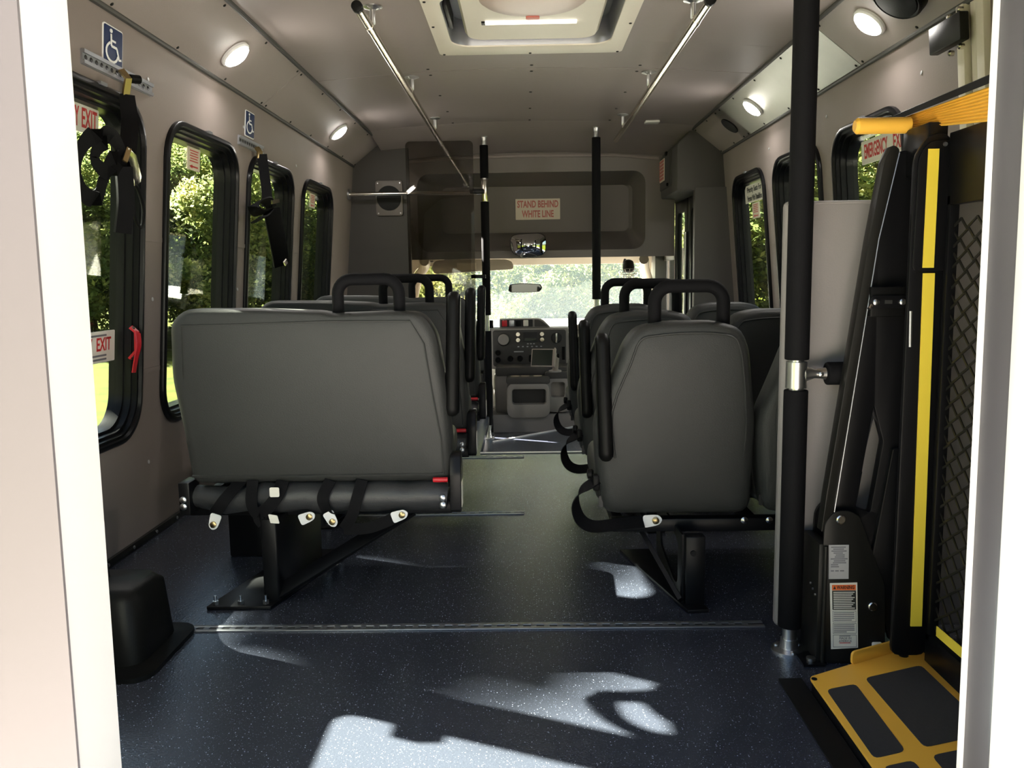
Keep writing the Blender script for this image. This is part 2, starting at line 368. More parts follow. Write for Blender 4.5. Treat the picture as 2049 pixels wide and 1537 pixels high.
# wall hardware that belongs to the wall: seam strips and screw caps
for f, w_, spots in ((fL, wl, [(2.865, 1.04), (3.75, 1.05), (4.65, 1.05), (2.865, 0.60), (5.6, 1.06)]), (fR, wr, [(4.73, 1.06), (3.85, 1.06)])):
    for y, z in spots:
        MB().prism(rrect(y - 0.08, y + 0.08, z - 0.008, z + 0.008, 0.002, 2), -0.003, 0.01, f).build('seam_strip', 'wall_fabric', w_)
for y, z in ((2.88, 0.84), (2.87, 0.28), (2.82, 1.545), (3.74, 0.86), (3.76, 1.555), (4.62, 1.5)):
    c = fL(y, z, 0); MB().lathe([(0.007, 0), (0.007, 0.002), (0.004, 0.003)], c, (1, 0, 0.085), 10).build('screw_cap', 'sticker_silver', wl)
for y, z in ((4.72, 1.56), (3.84, 1.57), (2.95, 1.55)):
    c = fR(y, z, 0); MB().lathe([(0.007, 0), (0.007, 0.002), (0.004, 0.003)], c, (-1, 0, 0.085), 10).build('screw_cap', 'sticker_silver', wr)
# floor trim along the left wall, with rivets
bl = tag(MB().box(XL(0) - 0.005, XL(0) + 0.012, 1.25, 5.4, 0.0, 0.028).build('baseboard_left', 'lift_grey', bevel=0.003), kind='structure')
for i in range(22):
    y = 1.5 + i * 0.178; MB().lathe([(0.006, 0), (0.006, 0.002), (0.003, 0.004)], (XL(0) + 0.012, y, 0.014), (1, 0, 0), 8).build('rivet', 'steel', bl)
tag(MB().box(XR(0) - 0.012, XR(0) + 0.005, 1.25, 5.7, 0.0, 0.028).build('baseboard_right', 'lift_grey', bevel=0.003), kind='structure')
# ceiling: arched panels with open joints, then the two coves
CXm = 0.065
def zc(x): return ZM - (ZM - ZU) * ((x - CXm) / 1.054) ** 2
ceil = thing('ceiling', None, None, (CXm, 3.6, 1.88)); tag(ceil, kind='structure')
def ceil_panel(y0, y1, drop=0.0, hole=None):
    xs = [CXm - 1.054 + 2.108 * i / 16 for i in range(17)]
    if hole:
        x0, x1, ya, yb = hole
        for (p, q, r, s_) in ((-0.99, 1.12, y0, ya), (-0.99, 1.12, yb, y1), (-0.99, x0, ya, yb), (x1, 1.12, ya, yb)):
            xx = [p + (q - p) * i / 10 for i in range(11)]
            MB().loft([[Vector((x, r, zc(x))), Vector((x, s_, zc(x))), Vector((x, s_, zc(x) + 0.05)), Vector((x, r, zc(x) + 0.05))] for x in xx]).build('ceiling_panel', 'ceiling_fabric', ceil, ang=60)
        return
    MB().loft([[Vector((x, y0, zc(x))), Vector((x, y1, zc(x) - drop)), Vector((x, y1, zc(x) + 0.05 - drop)), Vector((x, y0, zc(x) + 0.05))] for x in xs]).build('ceiling_panel', 'ceiling_fabric', ceil, ang=60)
HX0, HX1, HY0, HY1 = -0.30, 0.385, 3.06, 3.755
ceil_panel(1.11, 2.3); ceil_panel(2.304, 4.215, hole=(HX0, HX1, HY0, HY1)); ceil_panel(4.222, 5.62); ceil_panel(5.624, 6.42, 0.09)
MB().box(-1.0, 1.13, 1.1, 6.4, 1.98, 2.0).build('roof_skin', 'white_paint', ceil, smooth=False)
for x in (-0.44, 0.05, 0.56):
    for y in (4.16, 4.28, 4.75, 5.2, 5.58):
        MB().lathe([(0.008, 0), (0.007, -0.003), (0.003, -0.004)], (x, y, zc(x)), (0, 0, 1), 8).build('screw', 'lift_grey', ceil)
def cove(f, x0, x1, y0, y1, m):
    n = Vector((0.16, 0, -0.20 if True else 0)).normalized()
    if x0 > 0: n.x = -n.x
    a = Vector((x0, 0, ZC)); b = Vector((x1, 0, ZU))
    vs = []
    for y in (y0, y1):
        for p in (a, b, b - n * 0.05, a - n * 0.05): vs.append(Vector((p.x, y, p.z)))
    o = MB().add(vs, [(0, 1, 2, 3), (4, 7, 6, 5), (0, 4, 5, 1), (1, 5, 6, 2), (2, 6, 7, 3), (3, 7, 4, 0)]).build('cove_panel', m, ceil, smooth=False)
    k = 0; L = max(2, int((y1 - y0) / 0.42))
    for i in range(L + 1):
        y = y0 + 0.03 + (y1 - y0 - 0.06) * i / L
        for t in (0.08, 0.92):
            p = a.lerp(b, t); MB().lathe([(0.006, 0), (0.006, 0.002), (0.003, 0.004)], (p.x, y, p.z), n, 8).build('screw', 'lift_grey', o)
    return o
XCL, XCR = XL(ZC), XR(ZC)
cove(1, XCL, CXm - 1.054, 1.11, 3.98, 'ceiling_fabric'); cove(1, XCL, CXm - 1.054, 3.985, 6.12, 'ceiling_fabric')
cove(1, XCR, CXm + 1.054, 1.11, 3.42, 'ceiling_fabric'); cove(1, XCR, CXm + 1.054, 3.425, 5.18, 'cove_metal'); cove(1, XCR, CXm + 1.054, 5.02, 5.76, 'ceiling_fabric')
for i, (x, z) in enumerate(((XCL + 0.004, ZC), (CXm - 1.05, ZU - 0.004), (XCR - 0.004, ZC), (CXm + 1.05, ZU - 0.004))):
    tag(MB().tube([(x, 1.12, z), (x, 6.1 if x < 0 else 5.75, z)], 0.009, 8).build('trim_%d' % (i + 1), 'cab_dark'), kind='structure')
# rear wall with the open doorway
def fBack(a, b, c): return Vector((a, c, b))
out = [(-1.40, -0.25), (1.55, -0.25), (1.40, 2.0), (-1.27, 2.0)]
door = [(-0.64, 0.0), (0.685, 0.0), (0.675, 1.68), (-0.63, 1.68)]
wrk = tag(MB().holed(out, [door], 1.115, 1.235, fBack).build('wall_rear', 'white_paint', smooth=False), kind='structure')
MB().prism([(-1.40, -0.25), (-0.638, -0.25), (-0.628, 2.0), (-1.27, 2.0)], 1.109, 1.1145, fBack).build('body_panel', 'rear_paint_shaded', wrk)  # left rear face, its shade painted in by a darker pinkish colour
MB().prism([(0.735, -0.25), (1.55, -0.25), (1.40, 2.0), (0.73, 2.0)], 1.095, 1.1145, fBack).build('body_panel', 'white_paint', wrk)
# grey door seal on the right jamb with its pale lip
sv = MB().prism([(0.668, 0.0), (0.690, 0.0), (0.680, 1.68), (0.658, 1.68)], 1.165, 1.24, fBack).build('door_seal', 'jamb_grey', wrk, bevel=0.006)
MB().prism([(0.664, 0.0), (0.672, 0.0), (0.662, 1.68), (0.654, 1.68)], 1.236, 1.246, fBack).build('seal_lip', 'white_paint', wrk)
MB().prism([(0.664, 0.0), (0.70, 0.0), (0.69, 1.68), (0.654, 1.68)], 1.09, 1.164, fBack).build('door_edge', 'white_paint', wrk, bevel=0.008)

# ------------------------------------------------------------------ front bulkhead, cab, doorway
tag(MB().box(-1.30, -0.80, 6.10, 6.14, -0.32, 1.86).build('wall_front', 'partition'), kind='structure')
# overhead cap with the moulded recess
fF = lambda a, b, c: Vector((a, c, b))
ro = rrect(-0.78, 0.905, 1.085, 1.655, 0.09, 6); ri = rrect(-0.66, 0.862, 1.235, 1.605, 0.05, 6)
capm = MB().holed([(-1.25, 1.03), (1.12, 1.03), (1.12, 1.90), (-1.25, 1.90)], [ro], 6.40, 6.405, fF)
capm.loft([[fF(a, b, 6.40) for a, b in ro], [fF(a * .995, b, 6.44) for a, b in ro], [fF(a, b, 6.83) for a, b in ri], [fF(a * .97, 1.42 + (b - 1.42) * .97, 6.85) for a, b in ri]], (False, True))
capm.add([(-1.25, 6.40, 1.03), (1.12, 6.40, 1.03), (1.12, 7.55, 1.07), (-1.25, 7.55, 1.07)], [(0, 1, 2, 3)])
capm.add([(-1.25, 6.40, 1.9), (1.12, 6.40, 1.9), (1.12, 7.55, 1.9), (-1.25, 7.55, 1.9)], [(0, 1, 2, 3)])
capm.add([(1.12, 6.405, 1.0), (1.12, 7.55, 1.0), (1.12, 7.55, 1.9), (1.12, 6.405, 1.9)], [(0, 1, 2, 3)])
capm.add([(-1.25, 6.405, 1.0), (-1.25, 7.55, 1.0), (-1.25, 7.55, 1.9), (-1.25, 6.405, 1.9)], [(0, 1, 2, 3)])
tag(capm.build('wall_front', 'fiberglass', ang=30), kind='structure')
tag(MB().tube([(CXm - 1.0, 6.395, 1.735), (-0.5, 6.39, 1.765), (0.1, 6.39, 1.775), (0.7, 6.39, 1.765), (1.0, 6.395, 1.74)], 0.012, 8).build('trim_5', 'ceiling_fabric'), kind='structure')
# windshield wall
ws = thing('window_9', None, None, (0.08, 7.7, 0.3), kind='structure')
ho = rrect(-0.98, 1.10, 0.42, 0.995, 0.10, 6)
def fW(a, b, c): return Vector((a, 7.78 - (b - 0.42) * 0.42 + c, b))
MB().holed([(-1.30, 0.1), (1.40, 0.1), (1.40, 1.12), (-1.30, 1.12)], [ho], 0.0, 0.06, fW).build('window_frame', 'cab_beige', ws)
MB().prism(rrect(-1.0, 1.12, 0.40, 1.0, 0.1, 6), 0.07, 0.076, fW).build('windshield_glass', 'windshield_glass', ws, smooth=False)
# cab sides and floor
MB_ = MB().holed([(6.14, -0.42), (7.9, -0.42), (7.9, 1.5), (6.14, 1.9)], [rrect(6.45, 7.5, 0.42, 1.18, 0.08, 5)], -1.30, -1.25, lambda a, b, c: Vector((c, a, b)))
tag(MB_.build('wall_cab_left', 'cab_grey'), kind='structure')
MB_ = MB().box(1.12, 1.17, 6.98, 7.9, -0.42, 1.5); MB_.box(1.05, 1.14, 6.86, 7.0, -0.42, 1.50); tag(MB_.build('wall_cab_right', 'cab_grey'), kind='structure')
tag(MB().box(-1.30, 1.45, 6.2, 8.0, -0.42, -0.34).build('floor', 'cab_dark', smooth=False), kind='structure')
# partition behind the entry door and door wall
tag(MB().box(1.135, 1.46, 5.72, 5.78, -0.3, 1.46).build('wall_partition', 'partition'), kind='structure')
tag(MB().box(1.40, 1.46, 5.78, 7.0, -0.3, -0.2).build('trim_6', 'black_steel'), kind='structure')
d1 = thing('door_1', None, None, (1.2, 6.45, -0.28), kind='structure')
fD = lambda a, b, c: Vector((1.2 + c, a, b))
for ya, yb in ((5.80, 6.30), (6.31, 6.84)):
    MB().holed(rrect(ya, yb, -0.28, 1.47, 0.01, 2), [rrect(ya + 0.12, yb - 0.13, 0.02, 1.36, 0.04, 4)], 0, 0.035, fD).build('door_leaf', 'frame_black', d1, bevel=0.004)
    MB().prism(rrect(ya + 0.11, yb - 0.12, 0.01, 1.37, 0.04, 4), 0.012, 0.018, fD).build('door_glass', 'glass', d1, smooth=False)
MB().box(1.165, 1.20, 6.845, 6.90, -0.28, 1.49).build('door_jamb', 'white_paint', d1)
MB().cyl((1.185, 6.30, 0.3), (1.185, 6.30, 1.2), 0.014).build('grab_bar', 'steel', d1)
tag(MB().box(1.03, 1.40, 5.80, 7.0, 1.47, 1.50).build('trim_7', 'fiberglass'), kind='structure')
# door operator cover above the entry
dc = thing('door_operator_cover', 'dark grey boxed cover over the entry door with red-lettered label', 'cover', (1.18, 6.2, 1.44))
prof = [(1.02, 1.445), (1.345, 1.445), (1.345, 1.70), (1.30, 1.86), (1.13, 1.86), (1.02, 1.745)]
MB().prism(prof, 5.75, 6.80, lambda a, b, c: Vector((a, c, b))).build('cover_body', 'partition', dc, bevel=0.012)
MB().box(1.012, 1.022, 5.95, 6.74, 1.50, 1.735).build('access_door', 'partition', dc, bevel=0.004)
for y in (6.12, 6.62): MB().box(1.002, 1.014, y - 0.025, y + 0.025, 1.72, 1.745).build('hinge', 'black_plastic', dc)
for y, z in ((6.05, 1.515), (6.70, 1.50)): MB().lathe([(0.012, 0), (0.012, 0.012), (0.005, 0.016)], (1.012, y, z), (-1, 0, 0), 10).build('latch', 'black_plastic', dc)
MB().box(1.0, 1.012, 6.66, 6.72, 1.462, 1.472).build('red_light', 'red_plastic', dc)
lb = MB().box(1.008, 1.012, 6.20, 6.50, 1.56, 1.715).build('label', 'sticker_cream', dc)
bars = MB()
for i in range(6):
    z = 1.70 - i * 0.024; bars.box(1.006, 1.0085, 6.22, 6.48 - 0.04 * (i % 2), z - 0.008, z + 0.008)
bars.build('print', 'print_salmon', lb)
# speaker grille on the left partition
sg = thing('speaker_grille', 'square wall speaker with round dark grille on the front-left partition', 'speaker', (-0.94, 6.1, 1.33))
MB().prism(rrect(-1.035, -0.845, 1.335, 1.578, 0.02, 4), 6.082, 6.10, fF).build('mounting_plate', 'fiberglass', sg, bevel=0.004)
MB().lathe([(0.086, 0), (0.086, 0.006), (0.065, 0.012), (0.0, 0.014)], (-0.94, 6.082, 1.456), (0, -1, 0), 28).build('grille', 'grille', sg)
for x in (-1.018, -0.862):
    for z in (1.352, 1.56): MB().lathe([(0.005, 0), (0.004, 0.003)], (x, 6.082, z), (0, -1, 0), 8).build('screw', 'steel', sg)
# ceiling-mounted white switch near the front
tag(MB().prism(rrect(0.78, 0.87, 5.52, 5.60, 0.008, 3), zc(0.83) - 0.014, zc(0.83) - 0.001, lambda a, b, c: Vector((a, b, c))).build('ceiling_sensor', 'sticker_white', bevel=0.003), 'small white square plate on the ceiling near the front door', 'sensor')

# ------------------------------------------------------------------ floor tracks and white line
def track(y, x0, x1, label):
    r = thing('floor_track', label, 'floor track', ((x0 + x1) / 2, y, 0), 'slotted tie-down tracks across the floor')
    b = MB().box(x0, x1, y - 0.019, y - 0.007, 0, 0.004); b.box(x0, x1, y + 0.007, y + 0.019, 0, 0.004); b.build('rail_lip', 'aluminium', r, bevel=0.001)
    MB().box(x0, x1, y - 0.007, y + 0.007, -0.001, 0.0012).build('channel', 'print_black', r)
    t = MB(); n = int((x1 - x0) / 0.034)
    for i in range(n):
        x = x0 + 0.012 + i * 0.034; t.box(x - 0.008, x + 0.006, y - 0.0072, y - 0.002, 0.001, 0.0038); t.box(x - 0.008, x + 0.006, y + 0.002, y + 0.0072, 0.001, 0.0038)
    tag(t.build('stud_teeth', 'aluminium', r, smooth=False), kind='stuff')
    return r
track(2.10, -0.915, 0.605, 'long slotted aluminium floor track nearest the rear doorway')
track(3.16, -0.95, -0.010, 'slotted aluminium floor track ending mid-aisle beside the first left bench')
track(4.17, -0.95, -0.010, 'short slotted aluminium floor track just behind the white line')
tag(MB().box(-0.235, 0.30, 4.255, 4.284, 0.0, 0.005).build('white_line_strip', 'white_paint', bevel=0.001), 'white nosing strip across the aisle at the raised floor edge', 'floor strip')
tag(MB().bar((-0.225, 5.83, -0.246), (0.39, 6.40, -0.246), 0.022, 0.010).build('nosing_strip', 'white_paint', bevel=0.001), 'slanting white edge strip on the lower floor before the dashboard', 'floor strip')

# ------------------------------------------------------------------ roof hatch
rh = thing('roof_hatch', 'beige plastic roof escape hatch with lit slot and round centre knob', 'roof hatch', (0.04, 3.42, 1.8))
fC = lambda a, b, c: Vector((a, b, c))
MB().holed(rrect(-0.35, 0.435, 2.98, 3.83, 0.03, 4), [rrect(-0.285, 0.37, 3.05, 3.70, 0.09, 6)], 1.852, 1.868, fC).build('trim_ring', 'hatch_plastic', rh, bevel=0.006)
a = rrect(-0.285, 0.37, 3.05, 3.70, 0.09, 6)
def sc2(P, k, dx=0, dy=0): return [(0.0425 + (x - 0.0425) * k + dx, 3.375 + (y - 3.375) * k + dy) for x, y in P]
MB().loft([[fC(x, y, 1.858) for x, y in a], [fC(x, y, 1.90) for x, y in sc2(a, 0.985)], [fC(x, y, 1.955) for x, y in sc2(a, 0.97)]], (False, True)).build('hatch_well', 'aluminium', rh)
p = rrect(-0.225, 0.315, 3.06, 3.668, 0.07, 6)
MB().loft([[fC(x, y, 1.945) for x, y in sc2(p, 1.02)], [fC(x, y, 1.885) for x, y in sc2(p, 1.0)], [fC(x, y, 1.868) for x, y in sc2(p, 0.955)]]).build('hatch_lid', 'hatch_plastic', rh)
MB().box(-0.135, 0.215, 3.395, 3.425, 1.862, 1.869).build('light_slot', 'hatch_lens', rh)
MB().box(-0.15, -0.136, 3.396, 3.424, 1.861, 1.868).build('slot_clip', 'black_plastic', rh)
kb = MB().lathe([(0.19, 0.0), (0.19, -0.012), (0.175, -0.022), (0.12, -0.03), (0.0, -0.034)], (0.045, 3.10, 1.868), (0, 0, 1), 40).build('centre_dome', 'dome_pink', rh)
for dx in (-0.31, 0.372):
    MB().box(dx + 0.03, dx + 0.046, 3.2, 3.5, 1.87, 1.93).build('hinge_arm', 'black_plastic', rh, bevel=0.004)
MB().prism(rrect(0.02, 0.07, 3.255, 3.285, 0.01, 3), 1.838, 1.846, fC).build('release_tab', 'print_salmon', rh)
for x, y in ((-0.33, 3.81), (0.04, 3.81), (0.415, 3.81), (-0.335, 3.4), (0.42, 3.4), (-0.335, 3.1), (0.42, 3.1)):
    MB().lathe([(0.006, 0), (0.005, -0.003), (0.002, -0.004)], (x, y, 1.852), (0, 0, 1), 8).build('screw', 'lift_grey', rh)

# ------------------------------------------------------------------ ceiling grab rails
def grab_rail(x, xs, label):
    r = thing('ceiling_grab_rail', label, 'grab rail', (x, 4.5, 1.75), 'ceiling grab rails')
    z = 1.80
    MB().cyl((x, 2.98, z), (x, 5.88, z - 0.005), 0.0165, seg=16).build('rail_tube', 'chrome', r)
    MB().cyl((x, 2.955, z), (x, 2.985, z), 0.019, seg=16).build('end_cap', 'black_plastic', r, bevel=0.003)
    for y in (3.2, 4.29, 5.38):
        xm = x + xs
        b = MB().lathe([(0.036, 0), (0.036, -0.004), (0.016, -0.010), (0.013, -0.012)], (xm, y, zc(xm)), (0, 0, 1), 18)
        b.tube([(xm, y, zc(xm) - 0.01), (xm, y, z + 0.012), (x, y, z)], 0.010, 10)
        q = b.build('mount_bracket', 'steel', r)
        MB().cyl((x, y - 0.025, z), (x, y + 0.025, z), 0.0185, seg=16).build('clamp', 'chrome', q)
        for k in range(3):
            t = 2.1 * k; MB().lathe([(0.004, 0), (0.003, -0.004)], (xm + 0.026 * math.cos(t), y + 0.026 * math.sin(t), zc(xm) - 0.004), (0, 0, 1), 6).build('screw', 'steel', q)
grab_rail(-0.545, 0.012, 'long pale metal grab rail on the ceiling above the left seats')
grab_rail(0.632, -0.012, 'long pale metal grab rail on the ceiling above the right seats')

# ------------------------------------------------------------------ stanchions
def flange(mb, x, y, z, d): return mb.lathe([(0.042, 0), (0.042, 0.005 * d), (0.022, 0.008 * d), (0.02, 0.03 * d)], (x, y, z), (0, 0, 1), 20)
def stanchion(label, x, y, z0, z1, foam, r=0.017, fr=0.029):
    t = thing('stanchion', label, 'stanchion', (x, y, z0))
    MB().cyl((x, y, z0), (x, y, z1), r, seg=16).build('pole', 'steel', t)
    for a, b in foam: MB().cyl((x, y, a), (x, y, b), fr, seg=20).build('foam_sleeve', 'foam_black', t, bevel=0.003)
    flange(MB(), x, y, z0, 1).build('floor_flange', 'steel', t); flange(MB(), x, y, z1, -1).build('ceiling_flange', 'steel', t)
    for k in range(3):
        a = 2.1 * k + 0.5; MB().lathe([(0.005, 0), (0.005, 0.004), (0.002, 0.006)], (x + 0.031 * math.cos(a), y + 0.031 * math.sin(a), z0 + 0.005), (0, 0, 1), 8).build('bolt', 'steel', t)
    return t
s1 = stanchion('black foam-wrapped pole with crossbar tee behind the driver', -0.262, 5.97, -0.25, zc(-.262) - 0.03, ((1.57, 1.79), (0.63, 1.41), (-0.15, 0.52)))
MB().cyl((-0.262, 5.97, 1.41), (-0.262, 5.97, 1.56), 0.024, seg=18).build('tee_fitting', 'chrome', s1, bevel=0.003)
MB().cyl((-0.262, 5.97, 1.475), (-0.32, 5.97, 1.475), 0.017, seg=14).build('tee_branch', 'chrome', s1)
stanchion('black foam-wrapped pole hanging right of the aisle at the front', 0.49, 5.78, -0.25, zc(.49) - 0.008, ((0.735, 1.80), (-0.1, 0.6)))
s3 = stanchion('thick black padded pole beside the wheelchair lift and grey barrier', 0.624, 1.95, 0.0, zc(.62) - 0.002, ((0.06, 0.63), (0.70, 1.80)), 0.0165, 0.0275)
MB().cyl((0.624, 1.95, 0.635), (0.624, 1.95, 0.695), 0.0235, seg=18).build('tee_fitting', 'steel', s3)
MB().tube([(0.640, 1.95, 0.667), (0.665, 1.95, 0.667), (0.69, 1.95, 0.667)], [0.02, 0.011, 0.014], 14).build('tee_branch', 'steel', s3)
MB().lathe([(0.006, 0), (0.006, 0.003), (0.002, 0.005)], (0.676, 1.937, 0.667), (0, -1, 0), 8).build('set_screw', 'chrome', s3)
MB().cyl((0.692, 1.95, 0.667), (0.95, 1.95, 0.667), 0.0265, seg=18).build('cross_sleeve', 'foam_black', s3, bevel=0.003)
# cross rail from the front stanchion to the left wall and the smoked screen
cr_ = thing('crossbar', 'thin chrome bar from the left wall to the front pole', 'rail', (-0.74, 5.97, 1.46))
MB().cyl((-1.20, 5.97, 1.475), (-0.31, 5.97, 1.475), 0.0135, seg=12).build('bar', 'chrome', cr_)
MB().cyl((-1.206, 5.97, 1.475), (-1.192, 5.97, 1.475), 0.036, seg=16).build('wall_flange', 'steel', cr_)
sp = thing('driver_screen', 'smoked plastic panel hung behind the driver seat', 'screen', (-0.55, 5.85, 0.62))
MB().prism(rrect(-0.785, -0.33, 0.62, 1.805, 0.03, 5), 5.850, 5.857, fF).build('smoked_panel', 'smoked', sp, smooth=False)
for z in (0.9, 1.475):
    MB().box(-0.36, -0.262, 5.86, 5.97, z - 0.012, z + 0.012).build('clamp', 'black_steel', sp, bevel=0.002)

# ------------------------------------------------------------------ dome lights
NLc = Vector((0.16, 0, -0.20)).normalized(); NRc = Vector((-0.16, 0, -0.20)).normalized()
def dome(x, y, z, n, label):
    r = thing('dome_light', label, 'ceiling light', (x, y, z), 'round cove lights')
    MB().lathe([(0.062, 0), (0.062, 0.008), (0.055, 0.014)], (x, y, z), n, 28).build('bezel', 'white_lamp', r)
    MB().lathe([(0.054, 0.006), (0.052, 0.018), (0.038, 0.026), (0.0, 0.029)], (x, y, z), n, 28).build('led_lens', 'led', r)
    L = bpy.data.lights.new('lamp', 'AREA'); L.shape = 'DISK'; L.size = 0.1; L.energy = 2.3; L.color = (1.0, 0.96, 0.91)
    lo = bpy.data.objects.new('lamp', L); COL.objects.link(lo); lo.parent = r; lo.location = n * 0.034; lo.rotation_euler = n.to_track_quat('-Z', 'Y').to_euler()
dome(-1.092, 3.36, 1.758, NLc, 'lit round light on the left cove nearest the rear')
dome(-1.086, 5.15, 1.763, NLc, 'lit round light on the left cove near the front')
dome(1.217, 3.11, 1.762, NRc, 'lit round light on the right cove beside the black speaker')
dome(1.216, 4.62, 1.763, NRc, 'lit round light on the bare metal cove panel')
# cove speakers
def oval(name, x, y, z, n, w, l, dep, m, label):
    u = Vector((0, 1, 0)); v = n.cross(u).normalized(); o = Vector((x, y, z))
    r = thing(name, label, 'speaker', (x, y, z))
    def ring(k, d): return [o + u * (l * k * math.cos(t)) + v * (w * k * math.sin(t)) + n * d for t in [2 * PI * i / 32 for i in range(32)]]
    MB().loft([ring(1, 0), ring(1, dep * .8), ring(0.93, dep), ring(0.86, dep * 0.9)]).build('rim', 'black_plastic', r)
    MB().loft([ring(0.86, dep * .7), ring(0.84, dep * 1.02), ring(0.4, dep * 1.15)]).build('grille', m, r)
oval('cove_speaker', 1.222, 5.16, 1.758, NRc, 0.058, 0.072, 0.008, 'grille', 'flush dark oval speaker on the right cove near the front')
oval('cove_speaker', 1.205, 2.83, 1.772, NRc, 0.085, 0.11, 0.035, 'black_plastic', 'raised black oval speaker on the right cove close to the lift')

# ------------------------------------------------------------------ signs
def plate(name, label, f, a0, a1, b0, b1, m, cat='sign', r=0.004, d=-0.004, d2=0.0, group=None):
    t = thing(name, label, cat, f((a0 + a1) / 2, b0, d), group)
    MB().prism(rrect(a0, a1, b0, b1, r, 3), d, d2, f).build('sign_plate', m, t)
    return t
def FLm(y, z, d=0.0):      # frame on left wall: text reads towards +Y
    return frame(fL(y, z, -d), (0, 1, 0), (K, 0, 1))
def FRm(y, z, d=0.0): return frame(fR(y, z, -d), (0, -1, 0), (-K, 0, 1))
def wheelchair(f, y0, y1, z0, z1, FM, label):
    t = thing('wheelchair_sign', label, 'sign', f((y0 + y1) / 2, z0, 0), 'blue wheelchair signs on the left wall')
    MB().prism(rrect(y0, y1, z0, z1, 0.008, 3), -0.003, 0.0, f).build('white_border', 'sign_white', t)
    e = 0.004; MB().prism(rrect(y0 + e, y1 - e, z0 + e, z1 - e, 0.006, 3), -0.0042, -0.001, f).build('blue_field', 'sign_blue', t)
    M = FM((y0 + y1) / 2, (z0 + z1) / 2, 0.0042); S = (z1 - z0) / 2.3; w = 0.13 * S * 1.05; b = MB(); kx = (y1 - y0) / (z1 - z0) * 1.35
    q = lambda P: [(x * S * kx, y * S) for x, y in P]
    b.prism([(x * kx, y) for x, y in [(0.10 * S * math.cos(i * .5236) * 1.1 - 0.22 * S, 0.10 * S * math.sin(i * .5236) * 1.1 + 0.86 * S) for i in range(12)]], 0.0, 0.0012, MP(M))
    ribbon2d(b, M, q([(-0.22, 0.70), (-0.20, 0.30), (-0.18, 0.06)]), w, 0, 0.0012)
    ribbon2d(b, M, q([(-0.20, 0.36), (0.18, 0.36)]), w * .8, 0, 0.0012)
    ribbon2d(b, M, q([(-0.18, 0.06), (0.26, 0.06), (0.30, 0.0), (0.50, -0.52), (0.68, -0.46)]), w, 0, 0.0012)
    ribbon2d(b, M, q([(-0.30 + 0.0, 0.22)] + [(-0.12 + 0.50 * math.cos(math.radians(a_)), -0.28 + 0.50 * math.sin(math.radians(a_))) for a_ in range(130, 351, 20)]), w, 0, 0.0012)
    b.build('wheelchair_symbol', 'sign_white', t)
wheelchair(fL, 2.520, 2.640, 1.520, 1.640, FLm, 'larger blue wheelchair sign above the nearest left window')
wheelchair(fL, 3.775, 3.897, 1.522, 1.632, FLm, 'smaller-looking blue wheelchair sign farther along the left wall')
# window stickers
gd = 0.050
def sticker(label, f, FM, a0, a1, b0, b1, lines, m='sticker_white', mt='print_red', arrow=False, name='window_sticker', group=None):
    t = plate(name, label, f, a0, a1, b0, b1, m, 'sticker', d=gd - 0.002, d2=gd + 0.0015, group=group)
    M = FM((a0 + a1) / 2, (b0 + b1) / 2, -(gd - 0.0022))
    for s_, sz, dz, mm, bold, sx in lines:
        text('lettering', s_, sz, mm or mt, t, M @ Matrix.Translation((0, dz, 0)), bold, 0.0004, sx)
    if arrow:
        b = MB(); h = b1 - b0; w = (a1 - a0)
        for i in range(5):
            zz = h * 0.36 - i * h * 0.115; ww = w * (0.34 - 0.05 * (i % 2)); b.prism(rrect(-ww, ww, zz - h * 0.022, zz + h * 0.022, 0.001, 1), 0, 0.0006, MP(M))
        zz = -h * 0.34; b.prism([(-w * .36, zz), (-w * .12, zz - h * .08), (-w * .12, zz - h * .03), (w * .33, zz - h * .03), (w * .33, zz + h * .03), (-w * .12, zz + h * .03), (-w * .12, zz + h * .08)], 0, 0.0006, MP(M))
        b.build('print', mt, t)
    return t
t = sticker('white EXIT sticker with red letters high on nearest left window', fL, FLm, 2.262, 2.600, 1.330, 1.407, [])
for s_, y_, w_ in (('EMERGENCY', 2.385, 0.20), ('EXIT', 2.545, 0.088)): text('lettering', s_, 0.078, 'print_red', t, FLm(y_, 1.3685, -(gd - 0.0022)), 0.0012, 0.0004, w=w_)
t = sticker('white EXIT sticker with fine print low on nearest left window', fL, FLm, 2.345, 2.715, 0.650, 0.748, [])
for s_, y_, w_ in (('EMERGENCY', 2.465, 0.21), ('EXIT', 2.643, 0.092)): text('lettering', s_, 0.058, 'print_red', t, FLm(y_, 0.705, -(gd - 0.0022)), 0.0010, 0.0004, w=w_)
b = MB(); M = FLm(2.53, 0.699, -(gd - 0.0022))
for dz in (0.036, -0.027, -0.039): b.prism(rrect(-0.12, 0.13, dz - 0.003, dz + 0.003, 0.001, 1), 0, 0.0006, MP(M))
b.build('fine_print', 'print_grey', t)
for (y, z, h_, lab) in ((3.34, 1.322, 0.084, 'small cream notice with red arrow on the second left window'), (4.268, 1.322, 0.084, 'small cream notice with red arrow behind the hanging strap'), (5.195, 1.325, 0.082, 'small cream notice with red arrow on the farthest left window')):
    sticker(lab, fL, FLm, y - 0.062, y + 0.062, z, z + h_, [], 'sticker_cream', 'print_red', True)
t = sticker('EMERGENCY EXIT sticker with red letters on the window behind the lift', fR, FRm, 3.17, 3.60, 1.330, 1.422, [])
for s_, y_, w_ in (('EMERGENCY', 3.462, 0.222), ('EXIT', 3.25, 0.10)): text('lettering', s_, 0.078, 'print_red', t, FRm(y_, 1.376, -(gd - 0.0022)), 0.0018, 0.0004, w=w_)
